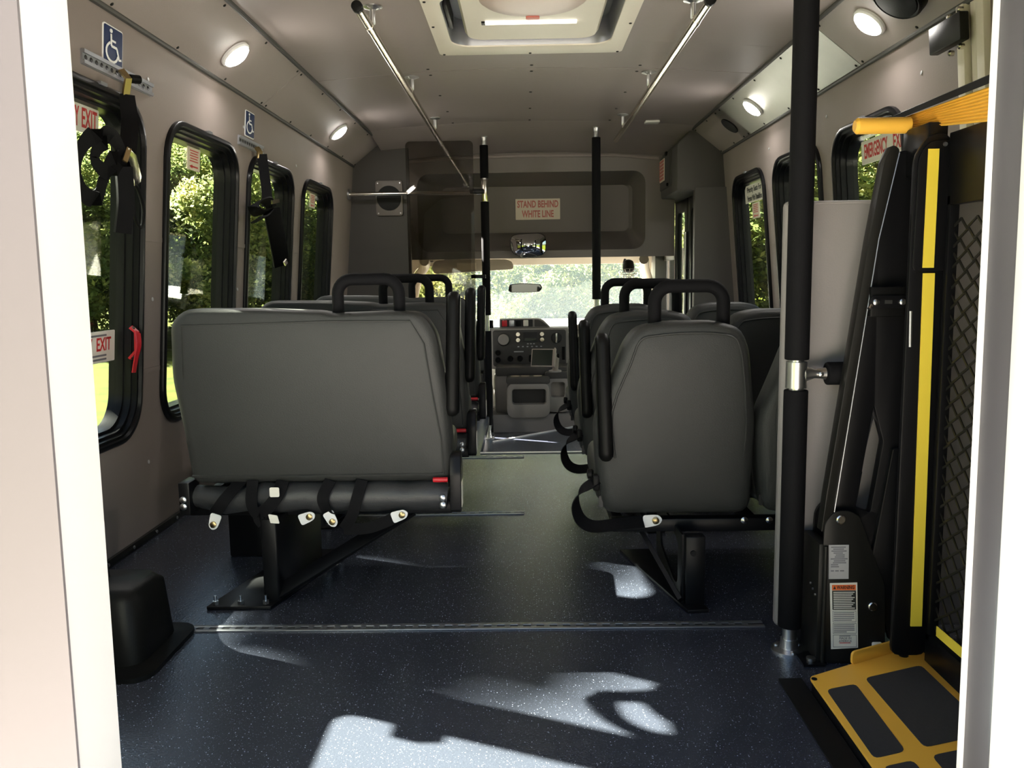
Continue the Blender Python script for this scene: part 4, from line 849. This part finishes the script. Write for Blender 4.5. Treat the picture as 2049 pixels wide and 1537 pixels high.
for i in range(5): z = 0.1235 - i * 0.0044; wrect(b, 0.10, 0.88 - 0.1 * (i == 4), z - 0.0009, z + 0.0009)
for i in range(5): z = 0.0945 - i * 0.0042; wrect(b, 0.10, 0.88 - 0.3 * (i == 4), z - 0.0009, z + 0.0009)
wrect(b, 0.30, 0.72, 0.067, 0.0685); b.build('print', 'print_grey', wlb)
for s_, z in (('MADE IN', 0.0625), ('AMERICA', 0.0555)): text('lettering', s_, 0.0075, 'print_grey', wlb, frame((wx(0.52, z), 1.8735, z), (1, 0, 0), (0, 0, 1)), 0, 0.0002, 0.95)
b = MB(); wrect(b, 0.30, 0.72, 0.0505, 0.0518); b.build('red_rule', 'print_red', wlb)
# folded arms
PL = [(0.697, 0.340), (0.780, 0.967), (0.815, 1.157), (0.858, 1.157), (0.872, 0.316), (0.85, 0.06), (0.83, 0.06), (0.792, 0.235), (0.753, 0.343)]
HO = [(0.784, 0.601), (0.808, 0.517), (0.785, 0.351), (0.751, 0.364)]
MB().holed(rpoly(PL, 0.012, 3), [rpoly(HO, 0.006, 2)], 1.900, 1.925, fF).build('fold_arm', 'black_steel', lf, bevel=0.002)
A = [(0.668, 0.31), (0.677, 0.399), (0.751, 0.967), (0.777, 1.133), (0.793, 1.168), (0.810, 1.158), (0.772, 0.967), (0.697, 0.398), (0.690, 0.34)]
MB().prism(rpoly(A, 0.008, 3), 1.880, 1.912, fF).build('arm_channel', 'lift_grey', lf, bevel=0.004)
MB().tube([(0.695, 1.878, 0.36), (0.771, 1.878, 0.967), (0.808, 1.878, 1.150)], 0.0014, 8).build('arm_highlight', 'aluminium', lf)  # thin metal line standing in for the highlight along the arm
MB().prism(rpoly([(0.823, 0.503), (0.862, 0.503), (0.858, 0.05), (0.834, 0.05), (0.784, 0.241)], 0.006, 2), 1.884, 1.899, fF).build('lower_arm', 'black_steel', lf, bevel=0.002)
MB().tube([(0.786, 1.8825, 0.245), (0.823, 1.8825, 0.50)], 0.0012, 6).build('lower_arm_highlight', 'lift_grey', lf)  # paler line that paints the glint on the lower arm's edge
MB().cyl((0.805, 1.95, 0.64), (0.755, 1.95, 0.40), 0.014, seg=16).build('hydraulic_cylinder', 'aluminium', lf)
MB().cyl((0.76, 1.95, 0.44), (0.745, 1.95, 0.34), 0.022, seg=16).build('cylinder_body', 'black_steel', lf)
# latch
lt_ = MB().prism(rrect(0.750, 0.832, 0.818, 0.846, 0.012, 4), 1.862, 1.868, fF).build('latch_bar', 'black_steel', lf, bevel=0.001)
for x in (0.763, 0.820): MB().lathe([(0.007, 0), (0.007, 0.004), (0.004, 0.006)], (x, 1.862, 0.832), (0, -1, 0), 10).build('bolt', 'steel', lt_)
MB().box(0.782, 0.798, 1.8605, 1.862, 0.828, 0.836).build('slot', 'print_black', lt_)
MB().cyl((0.752, 1.858, 0.826), (0.745, 1.852, 0.818), 0.004, seg=8).build('latch_pin', 'chrome', lt_)
MB().box(0.755, 0.83, 1.868, 1.90, 0.80, 0.865).build('latch_block', 'black_plastic', lf, bevel=0.003)
MB().cyl((0.808, 1.79, 0.74), (0.806, 1.79, 0.815), 0.004, seg=8).build('cable', 'aluminium', lf)
# folded platform: side plates with yellow tape
MB().prism(rpoly([(0.796, 0.06), (0.872, 0.06), (0.872, 1.175), (0.83, 1.175), (0.80, 1.13)], 0.02, 3), 1.788, 1.80, fF).build('platform_side', 'black_steel', lf, bevel=0.002)
MB().prism(rpoly([(0.802, 0.897), (0.872, 0.897), (0.872, 1.16), (0.828, 1.16), (0.806, 1.13)], 0.012, 3), 1.780, 1.787, fF).build('outer_flap', 'black_steel', lf, bevel=0.002)
MB().prism([(0.822, 0.904), (0.845, 0.904), (0.845, 1.143), (0.823, 1.143)], 1.778, 1.7802, fF).build('tape_strip', 'yellow_tape', lf)
MB().prism([(0.835, 0.128), (0.859, 0.128), (0.851, 0.893), (0.827, 0.893)], 1.785, 1.7882, fF).build('tape_strip', 'yellow_tape', lf)
MB().lathe([(0.005, 0), (0.004, 0.003)], (0.857, 1.78, 1.152), (0, -1, 0), 8).build('rivet', 'steel', lf)
XM = 0.875
fr = MB().box(XM - 0.008, XM + 0.012, 1.16, 1.785, 1.03, 1.175); fr.box(XM - 0.008, XM + 0.012, 1.16, 1.785, 0.05, 0.115)
fr.box(XM - 0.008, XM + 0.012, 1.768, 1.785, 0.1, 1.05); fr.box(XM - 0.006, XM + 0.012, 1.15, 1.19, 0.1, 1.05)
fr.build('platform_frame', 'black_steel', lf, bevel=0.002)
MB().box(XM - 0.0095, XM - 0.008, 1.20, 1.735, 0.128, 0.150).build('tape_strip', 'yellow_tape', lf)
ms = MB(); dz, dy = 0.021, 0.062; nz = int(0.90 / dz); ny = int(0.58 / dy)
for i in range(nz):
    for j in range(ny + 1):
        y_ = 1.19 + j * dy + (dy / 2 if i % 2 else 0); z_ = 0.12 + i * dz
        for s_ in (-1, 1):
            ms.bar((XM + 0.002, y_, z_), (XM + 0.006, y_ + s_ * dy / 2, z_ + dz), 0.0045, 0.0028, (1, 0, 0))
tag(ms.build('expanded_mesh', 'lift_grey', lf, smooth=False), kind='stuff')
for y_ in (1.30, 1.55): MB().box(XM + 0.012, XM + 0.03, y_ - 0.008, y_ + 0.008, 0.1, 1.05).build('platform_rib', 'lift_grey', lf)
# ribbed yellow roll stop along the top and the yellow rail end
yt = MB()
def ys(y_): return ((2.0 - y_) / 0.42)
yr0 = lambda y_: 1.216 - 0.052 * ys(y_); yr1 = lambda y_: 1.240 - 0.010 * ys(y_)
n = 9
for k in range(n):
    t0, t1, tm = k / n, (k + 1) / n, (k + 0.5) / n
    for ya, yb in ((2.0, 1.16),):
        z = lambda y_, t: yr0(y_) + (yr1(y_) - yr0(y_)) * t
        yt.add([(0.856, ya, z(ya, t0)), (0.852, ya, z(ya, tm)), (0.856, ya, z(ya, t1)), (0.856, yb, z(yb, t0)), (0.852, yb, z(yb, tm)), (0.856, yb, z(yb, t1)),
                (0.868, ya, z(ya, t0)), (0.868, ya, z(ya, t1)), (0.868, yb, z(yb, t0)), (0.868, yb, z(yb, t1))], [(0, 1, 4, 3), (1, 2, 5, 4), (0, 6, 7, 2, 1), (3, 4, 5, 9, 8), (6, 8, 9, 7), (2, 7, 9, 5), (0, 3, 8, 6)])
yt.build('roll_stop', 'yellow', lf, smooth=False)
MB().add([(0.846, 2.03, 1.237), (0.846, 1.16, 1.228), (0.88, 1.16, 1.246), (0.88, 2.03, 1.255), (0.846, 2.03, 1.249), (0.846, 1.16, 1.246), (0.88, 1.16, 1.262), (0.88, 2.03, 1.262)], [(0, 1, 2, 3), (4, 7, 6, 5), (0, 4, 5, 1), (1, 5, 6, 2), (2, 6, 7, 3), (3, 7, 4, 0)]).build('stop_cap', 'rubber', lf)
MB().tube([(0.722, 1.91, 1.2115), (0.728, 1.91, 1.2115), (0.84, 1.91, 1.2115)], [0.012, 0.0175, 0.0175], 18).build('handrail_end', 'yellow', lf)
MB().box(0.832, 0.872, 1.80, 1.92, 1.10, 1.20).build('stop_bracket', 'black_steel', lf, bevel=0.003)
# lift door behind the platform

# ------------------------------------------------------------------ cab
ds = thing('dashboard', 'grey cab dashboard with dark instrument panel and knobs', 'dashboard', (0.08, 7.3, -0.3))
MB().prism(rpoly([(7.14, 0.12), (7.12, 0.44), (7.18, 0.475), (7.72, 0.44), (7.72, 0.12)], 0.03, 4), -1.22, 1.10, lambda a, b, c: Vector((c, a, b))).build('dash_body', 'cab_grey', ds)
MB().box(0.40, 1.05, 7.095, 7.14, 0.45, 0.49).build('dash_ledge', 'cab_beige', ds, bevel=0.01)
MB().prism(rrect(-0.285, 0.385, 0.125, 0.468, 0.03, 4), 7.085, 7.15, fF).build('panel_surround', 'cab_grey', ds, bevel=0.006)
pn = MB().prism(rrect(-0.265, 0.345, 0.15, 0.452, 0.02, 4), 7.075, 7.09, fF).build('control_panel', 'cab_dark', ds, bevel=0.004)
def knob(x, z, r, m='black_plastic', d=0.02): return MB().lathe([(r, 0), (r, d * .4), (r * .8, d), (0.0, d)], (x, 7.075, z), (0, -1, 0), 18).build('knob', m, pn)
v = knob(-0.175, 0.375, 0.055, 'print_black', 0.012); MB().lathe([(0.046, 0.012), (0.042, 0.02), (0.0, 0.016)], (-0.175, 7.075, 0.375), (0, -1, 0), 20).build('vent_louvre', 'cab_grey', v)
v = knob(0.265, 0.385, 0.045, 'print_black', 0.02); MB().box(0.256, 0.272, 7.03, 7.06, 0.345, 0.425).build('vent_blade', 'chrome', v, bevel=0.004)
for x, z in ((-0.055, 0.418), (-0.055, 0.37), (0.145, 0.418), (0.145, 0.372)): knob(x, z, 0.021, 'chrome')
for x, z in ((-0.225, 0.265), (-0.225, 0.205), (-0.12, 0.215), (-0.04, 0.215)): knob(x, z, 0.024)
MB().box(-0.01, 0.105, 7.068, 7.077, 0.355, 0.435).build('radio_face', 'print_black', pn); MB().box(0.0, 0.095, 7.066, 7.07, 0.36, 0.385).build('display', 'display', pn)
b = MB()
for i in range(6): b.box(-0.06 + i * 0.038, -0.045 + i * 0.038, 7.07, 7.077, 0.31, 0.318)
for i in range(3): b.box(0.02 + i * 0.025, 0.035 + i * 0.025, 7.07, 7.077, 0.333, 0.341)
b.box(-0.09, -0.01, 7.07, 7.077, 0.268, 0.276); b.build('button_row', 'sticker_silver', pn)
MB().prism(rrect(0.035, 0.07, 0.185, 0.245, 0.01, 3), 7.066, 7.077, fF).build('power_socket', 'black_plastic', pn)
MB().box(0.31, 0.335, 7.068, 7.077, 0.20, 0.31).build('switch_strip', 'black_plastic', pn)
# rocker switch box on the dash
sw = thing('switch_box', 'black rocker switch box with one red switch on the dashboard', 'switch box', (-0.05, 7.1, 0.45))
MB().prism(rpoly([(-0.21, 0.47), (0.22, 0.47), (0.16, 0.53), (0.12, 0.545), (-0.21, 0.545)], 0.015, 4), 7.10, 7.24, fF).build('housing', 'cab_grey', sw, bevel=0.004)
MB().prism(rpoly([(-0.195, 0.478), (0.07, 0.478), (0.07, 0.538), (-0.195, 0.538)], 0.006, 3), 7.092, 7.102, fF).build('bezel', 'print_black', sw)
MB().prism(rpoly([(0.085, 0.478), (0.20, 0.478), (0.15, 0.52), (0.12, 0.535), (0.085, 0.537)], 0.008, 3), 7.092, 7.102, fF).build('side_bezel', 'cab_dark', sw)
for x, m in ((-0.165, 'red_plastic'), (-0.105, 'steel'), (-0.05, 'black_plastic'), (0.012, 'sticker_white')): MB().prism(rrect(x - 0.021, x + 0.021, 0.484, 0.534, 0.004, 2), 7.076, 7.094, fF).build('rocker_switch', m, sw, bevel=0.003)
MB().box(-0.33, -0.26, 7.10, 7.16, 0.47, 0.535).build('side_switch', 'black_plastic', sw, bevel=0.004)
# engine cover console with two bins
eg = thing('console', 'light grey engine cover console with two open storage bins', 'console', (0.07, 6.9, -0.34))
def consol(x0, x1, z0, z1, y0, y1, m, r, name):
    ol = rrect(x0, x1, z0, z1, r, 5); c = ((x0 + x1) / 2, (z0 + z1) / 2)
    k = lambda s_, dz=0: [(c[0] + (x - c[0]) * s_, c[1] + (z - c[1]) * s_ + dz) for x, z in ol]
    return MB().loft([[fF(x, z, y0 + 0.02) for x, z in k(0.94)], [fF(x, z, y0) for x, z in k(0.88)][::1], ] if False else [[fF(x, z, y0) for x, z in k(0.90)], [fF(x, z, y0 + 0.015) for x, z in k(0.97)], [fF(x, z, y0 + 0.05) for x, z in ol], [fF(x, z, y1) for x, z in ol]]).build(name, m, eg)
consol(-0.255, 0.40, -0.26, 0.165, 6.82, 7.2, 'cab_grey', 0.10, 'cover_body')
MB().prism(rrect(-0.24, 0.385, 0.10, 0.17, 0.02, 3), 6.80, 7.1, fF).build('cover_top', 'cab_dark', eg, bevel=0.008)
def bin_(x0, x1, z0, z1, y0, y1, hx0, hx1, hz0, hz1):
    o = MB().holed(rrect(x0, x1, z0, z1, 0.06, 5), [rrect(hx0, hx1, hz0, hz1, 0.02, 4)], y0, y1, fF).build('storage_bin', 'cab_beige' if False else 'cab_grey', eg, bevel=0.01)
    MB().prism(rrect(hx0 - .01, hx1 + .01, hz0 - .01, hz1 + .01, 0.02, 3), y0 + 0.09, y0 + 0.10, fF).build('bin_back', 'print_black', o)
    MB().prism(rrect(x0 - 0.002, x1 + 0.002, z1 - 0.01, z1 + 0.045, 0.02, 3), y0 - 0.004, y1, fF).build('bin_rim', 'cab_dark', o, bevel=0.008)
bin_(-0.148, 0.195, -0.222, 0.06, 6.66, 6.83, -0.103, 0.163, -0.112, 0.008)
bin_(0.16, 0.362, -0.19, 0.09, 6.74, 6.84, 0.205, 0.318, -0.07, 0.052)
MB().prism(rpoly([(-0.34, -0.34), (0.62, -0.34), (0.55, -0.20), (-0.28, -0.20)], 0.03, 3), 6.70, 7.0, fF).build('floor_tunnel', 'cab_grey', eg)
for x in (-0.08, 0.0, 0.10): MB().lathe([(0.035, 0), (0.035, 0.008), (0.028, 0.008)], (x, 6.74, 0.10), (0, 0, 1), 16).build('cup_ring', 'cab_beige', eg)
MB().box(-0.295, -0.255, 6.5, 6.62, -0.34, -0.20).build('pedal_box', 'black_plastic', eg, bevel=0.006)
# data screen on its stalk
tb = thing('data_terminal', 'small tilted screen on a beige stalk over the console', 'screen', (0.2, 6.6, 0.1))
Ms = Matrix.Translation((0.135, 6.50, 0.275)) @ Matrix.Rotation(math.radians(-12), 4, 'Z') @ Matrix.Rotation(math.radians(-22), 4, 'X')
MB().box(-0.088, 0.088, 0.0, 0.018, -0.072, 0.072, Ms).build('housing', 'cab_beige', tb, bevel=0.005)
MB().box(-0.08, 0.078, -0.002, 0.001, -0.063, 0.063, Ms).build('display_glass', 'display', tb)
MB().box(0.088, 0.10, -0.01, 0.03, -0.075, 0.078, Ms).build('side_bracket', 'cab_beige', tb, bevel=0.003)
MB().tube([(0.225, 6.53, 0.30), (0.245, 6.55, 0.26), (0.235, 6.60, 0.16)], [0.02, 0.022, 0.024], 10).build('stalk', 'cab_beige', tb)
MB().lathe([(0.05, 0), (0.05, 0.012), (0.03, 0.018)], (0.235, 6.62, 0.15), (0, 0, 1), 16).build('stalk_base', 'cab_grey', tb)
MB().lathe([(0.018, -0.02), (0.018, 0.02)], (0.245, 6.54, 0.285), (1, 0, 0), 12).build('pivot_knob', 'black_plastic', tb)
# mirrors, visor, pillars, fan
cm = thing('convex_mirror', 'rounded convex mirror below the overhead sign', 'mirror', (0.036, 6.45, 1.03))
ol = rpoly([(-0.095, 1.15), (-0.085, 1.19), (-0.04, 1.205), (0.12, 1.208), (0.158, 1.19), (0.168, 1.13), (0.155, 1.06), (0.10, 1.04), (0.0, 1.036), (-0.06, 1.055), (-0.09, 1.09)], 0.03, 3)
c = (0.037, 1.122)
def mr(k, d):
    P = []
    for x, z in ol:
        t = math.atan2((z - c[1]) / 0.086, (x - c[0]) / 0.131); w = min(1.0, k) ** 2
        P.append(fF(c[0] + k * ((x - c[0]) * w + 0.131 * math.cos(t) * (1 - w)), c[1] + k * ((z - c[1]) * w + 0.086 * math.sin(t) * (1 - w)), d))
    return P
MB().loft([mr(1.03, 6.36), mr(1.03, 6.345), mr(1.0, 6.342)]).build('mirror_rim', 'black_plastic', cm)
MB().loft([mr(k, 6.342 - 0.055 * (1 - k * k)) for k in (1.0, 0.92, 0.84, 0.74, 0.64, 0.52, 0.4, 0.28, 0.16, 0.06)]).build('mirror_glass', 'mirror', cm, ang=80)
MB().tube([(0.037, 6.36, 1.16), (0.037, 6.39, 1.19), (0.037, 6.402, 1.19)], 0.012, 8).build('mirror_arm', 'black_plastic', cm)
rm = thing('rear_view_mirror', 'wide interior mirror hanging on the windshield', 'mirror', (0.01, 7.6, 0.75))
ol2 = rpoly([(-0.138, 0.77), (-0.13, 0.825), (-0.02, 0.838), (0.15, 0.825), (0.162, 0.79), (0.14, 0.758), (0.0, 0.752), (-0.12, 0.756)], 0.02, 3)
MB().prism(ol2, 7.50, 7.535, fF).build('mirror_shell', 'black_plastic', rm, bevel=0.006)
MB().prism([(0.012 + (x - .012) * .93, 0.794 + (z - .794) * .86) for x, z in ol2], 7.496, 7.501, fF).build('mirror_glass', 'mirror', rm)
MB().tube([(0.012, 7.53, 0.82), (0.012, 7.58, 0.86)], 0.01, 8).build('mirror_stem', 'cab_grey', rm)
MB().lathe([(0.02, 0), (0.018, 0.01)], (0.012, 7.59, 0.855), (0, -1, 0.2), 12).build('mount_button', 'sticker_silver', rm)
vs_ = thing('sun_visor', 'beige sun visor folded down at the top of the windshield', 'sun visor', (-0.43, 7.2, 0.93))
MB().prism(rpoly([(-0.775, 0.985), (-0.745, 1.035), (-0.64, 1.048), (-0.14, 1.040), (-0.085, 1.01), (-0.085, 0.955), (-0.3, 0.945), (-0.755, 0.925)], 0.03, 4), 7.20, 7.222, fF).build('visor_board', 'cab_beige', vs_, bevel=0.006)
MB().box(-0.56, -0.40, 7.196, 7.20, 0.955, 1.015).build('visor_label', 'sticker_cream', vs_)
MB().cyl((-0.80, 7.215, 1.03), (-0.76, 7.215, 1.03), 0.01).build('visor_rod', 'cab_grey', vs_)
ap = tag(MB().tube(smooth_path([(-1.02, 7.66, 0.55), (-0.93, 7.45, 0.86), (-0.82, 7.15, 1.0), (-0.80, 6.9, 1.03)]), 0.04, 12).build('trim_8', 'cab_beige'), kind='structure')
tag(MB().tube(smooth_path([(1.13, 7.66, 0.50), (1.09, 7.5, 0.82), (1.03, 7.3, 0.95), (0.98, 7.0, 1.02)]), 0.04, 12).build('trim_9', 'cab_beige'), kind='structure')
fn = thing('cab_fan', 'small black cab fan at the right end of the windshield', 'fan', (0.86, 7.1, 0.88))
MB().lathe([(0.03, 0.06), (0.045, 0.045), (0.05, 0.0), (0.045, -0.03), (0.02, -0.04)], (0.86, 7.05, 0.955), (0, 0.6, 1), 16).build('fan_motor', 'black_plastic', fn)
b = MB()
for rr, dz in ((0.03, -0.07), (0.055, -0.06), (0.075, -0.045), (0.08, -0.025)):
    b.tube([Vector((0.86 + rr * math.cos(t), 7.03 + rr * math.sin(t) * .9, 0.945 + dz - 0.3 * rr * math.sin(t))) for t in [2 * PI * i / 20 for i in range(20)]], 0.0022, 5, True)
for i in range(12):
    t = 2 * PI * i / 12; b.tube([(0.86, 7.03, 0.87), (0.86 + 0.08 * math.cos(t), 7.03 + 0.072 * math.sin(t), 0.92 - 0.024 * math.sin(t))], 0.0018, 5)
b.build('fan_guard', 'chrome', fn)
MB().tube([(0.86, 7.07, 0.98), (0.83, 7.1, 1.0), (0.84, 7.12, 1.02)], 0.012, 8).build('fan_mount', 'black_plastic', fn)
# driver seat
dv = thing('captain_chair', 'driver seat with light grey side shroud behind the smoked panel', 'seat', (-0.52, 6.4, -0.34))
MB().pad(rpoly([(-0.74, 0.20), (-0.76, 0.42), (-0.70, 0.60), (-0.64, 0.64), (-0.44, 0.64), (-0.38, 0.60), (-0.32, 0.42), (-0.34, 0.20)], 0.05, 4), 0.13, 0.04, lambda a, b, c: Vector((a, 6.50 + c - 0.12 * (b - 0.3), b)), 0.01).build('backrest', 'vinyl', dv)
MB().pad(rrect(-0.76, -0.30, 6.52, 6.98, 0.06, 4), 0.14, 0.04, lambda a, b, c: Vector((a, b, 0.30 - c)), 0.01).build('cushion', 'vinyl', dv)
MB().prism(rpoly([(6.05, 0.28), (6.16, 0.305), (6.45, 0.10), (6.62, 0.05), (6.62, -0.22), (6.05, -0.24)], 0.04, 4), -0.295, -0.255, lambda a, b, c: Vector((c, a, b))).build('side_shroud', 'cab_grey', dv, bevel=0.008)
MB().box(-0.70, -0.32, 6.5, 6.9, -0.34, 0.16).build('seat_base', 'black_steel', dv, bevel=0.01)
MB().lathe([(0.02, 0), (0.02, 0.004)], (-0.255, 6.15, 0.22), (1, 0, 0), 12).build('cap_plug', 'cab_dark', dv)
MB().box(-0.252, -0.235, 6.04, 6.07, -0.10, 0.12).build('belt_stalk', 'black_plastic', dv, bevel=0.003)
MB().box(-0.255, -0.238, 6.02, 6.06, 0.10, 0.14).build('belt_buckle', 'red_plastic', dv)
# hood outside the windshield
hd = MB().prism(rpoly([(7.95, 0.36), (8.2, 0.42), (9.0, 0.45), (9.35, 0.40), (9.5, 0.1), (9.5, -0.5), (7.95, -0.5)], 0.08, 4), -0.95, 1.08, lambda a, b, c: Vector((c, a, b)))
tag(hd.build('bus_hood', 'white_paint', bevel=0.02), 'white engine hood of the bus outside the windshield', 'hood')

# ------------------------------------------------------------------ outdoors
GZ = -0.86
g = MB(); n = 24
for i in range(n + 1):
    for j in range(n + 1):
        x = -90 + 180 * i / n; y = -40 + 180 * j / n; g.v.append(Vector((x, y, GZ + 0.05 * math.sin(x * .3) * math.sin(y * .27) * (1 if abs(x) > 8 or y > 14 else 0))))
for i in range(n):
    for j in range(n): a = i * (n + 1) + j; g.f.append((a, a + n + 1, a + n + 2, a + 1))
tag(g.build('ground', 'grass', smooth=True), kind='structure')
tag(MB().box(-2.2, 6.0, -16, 10.5, GZ - 0.05, GZ + 0.06).build('ground_pad', 'concrete', smooth=False), kind='structure')
def leaf_mesh(name, rx, rz, nclump, nleaf, size, seed, column=False):
    rd = random.Random(seed); V = []; F = []
    cl = []
    for i in range(nclump):
        while True:
            p = Vector((rd.uniform(-1, 1), rd.uniform(-1, 1), rd.uniform(-1, 1)))
            if column or 0.35 < p.length < 1: break
        cl.append((Vector((p.x * rx, p.y * rx, p.z * rz)), rd.uniform(0.16, 0.34) * rx * (0.7 if column else 1)))
    for i in range(nleaf):
        c, r_ = cl[rd.randrange(nclump)]
        d = Vector((rd.gauss(0, 1), rd.gauss(0, 1), rd.gauss(0, 1))).normalized() * r_ * (rd.random() ** 0.4)
        p = c + d; a = Vector((rd.gauss(0, 1), rd.gauss(0, 1), rd.gauss(0, .7))).normalized(); b = a.orthogonal().normalized()
        b = Matrix.Rotation(rd.uniform(0, 6.28), 3, a) @ b; s_ = size * rd.uniform(0.6, 1.3); k = len(V)
        V += [p - a * s_, p + b * s_ * .5, p + a * s_, p - b * s_ * .5]; F.append((k, k + 1, k + 2, k + 3))
    me = bpy.data.meshes.new(name); me.from_pydata(V, [], F); return me
kinds = []
for i, (rx, rz, m) in enumerate(((2.6, 3.6, 'leaf_dark'), (2.3, 3.0, 'leaf_light'), (2.8, 4.2, 'leaf_dark'), (1.9, 1.9, 'leaf_light'), (1.1, 2.6, 'leaf_dark'))):
    me = leaf_mesh('foliage', rx, rz, 190 if i == 4 else 60, (14000, 14000, 14000, 11000, 30000)[i], (0.10, 0.10, 0.10, 0.07, 0.12)[i], 20 + i, i == 4); me.materials.append(MATS[m]); kinds.append((me, rx, rz))
tm = MB(); tm.tube([(0, 0, 0), (0.1, 0.05, 1.5), (0.02, 0.1, 3.2), (0.1, 0, 5.5)], [0.2, 0.16, 0.12, 0.04], 9)
for a in range(5):
    t = a * 1.3; tm.tube([(0.05, 0.05, 2.0 + a * .5), (0.9 * math.cos(t), 0.9 * math.sin(t), 3.2 + a * .5)], [0.07, 0.02], 6)
tmo = tm.build('trunk', 'bark', thing('seed', None, None, (0, 0, 0))); TM = tmo.data; sd_ = tmo.parent; bpy.data.objects.remove(tmo); bpy.data.objects.remove(sd_)
def tree(x, y, k, s, label, group):
    me, rx, rz = kinds[k]
    r = thing('tree' if k != 3 else 'bush', label, 'tree' if k != 3 else 'bush', (x, y, GZ), group); r.rotation_euler = (0, 0, math.radians(-24.6) if k == 4 else random.uniform(0, 6.28)); r.scale = (s, s, s)
    o = bpy.data.objects.new('foliage', me); COL.objects.link(o); o.parent = r; o.location = (0, 0, rz * (0.92 if k != 3 else 0.75) + (0.9 if k != 3 else 0)); o['kind'] = 'stuff'
    o = bpy.data.objects.new('trunk', TM); COL.objects.link(o); o.parent = r
    if k == 3: o.scale = (0.4, 0.4, 0.35)
rt = random.Random(5)
LT = ('leafy tree in the dense wood beyond the left-hand windows', 'trees beyond the left windows')
FT = ('tree in the sunlit wood ahead of the windshield', 'trees ahead of the windshield')
RT = ('tree in the wood beyond the right-hand windows', 'trees beyond the right windows')
FB = ('pale sunlit bush at the wood edge ahead of the hood', 'bushes ahead of the hood')
def polar(ang, d): return d * math.sin(math.radians(ang)), d * math.cos(math.radians(ang))
ST = ('tall shade tree close to the left side of the bus', None)
tree(-9.87, 7.62, 4, 1.53, *ST)
for i in range(13):
    a = -34 + i * 1.75; x, y = polar(a, rt.uniform(24, 28)); tree(x, y, (0, 2, 1)[i % 3], rt.uniform(0.62, 0.85), *LT)
for i in range(9):
    a = -33 + i * 2.4; x, y = polar(a, rt.uniform(31, 36)); tree(x, y, (2, 0)[i % 2], rt.uniform(0.8, 1.0), *LT)
for i in range(7):
    a = -9.5 + i * 3.2; x, y = polar(a, rt.uniform(27, 32)); tree(x, y, (1, 0, 1, 2)[i % 4], rt.uniform(0.95, 1.15), *FT)
for i in range(9):
    a = -9 + i * 2.4; x, y = polar(a, rt.uniform(20, 23)); tree(x, y, 3, rt.uniform(0.7, 1.0), *FB)
for i in range(11):
    a = 12.5 + i * 1.9; x, y = polar(a, rt.uniform(22, 27)); tree(x, y, (0, 1, 2)[i % 3], rt.uniform(0.75, 1.0), *RT)
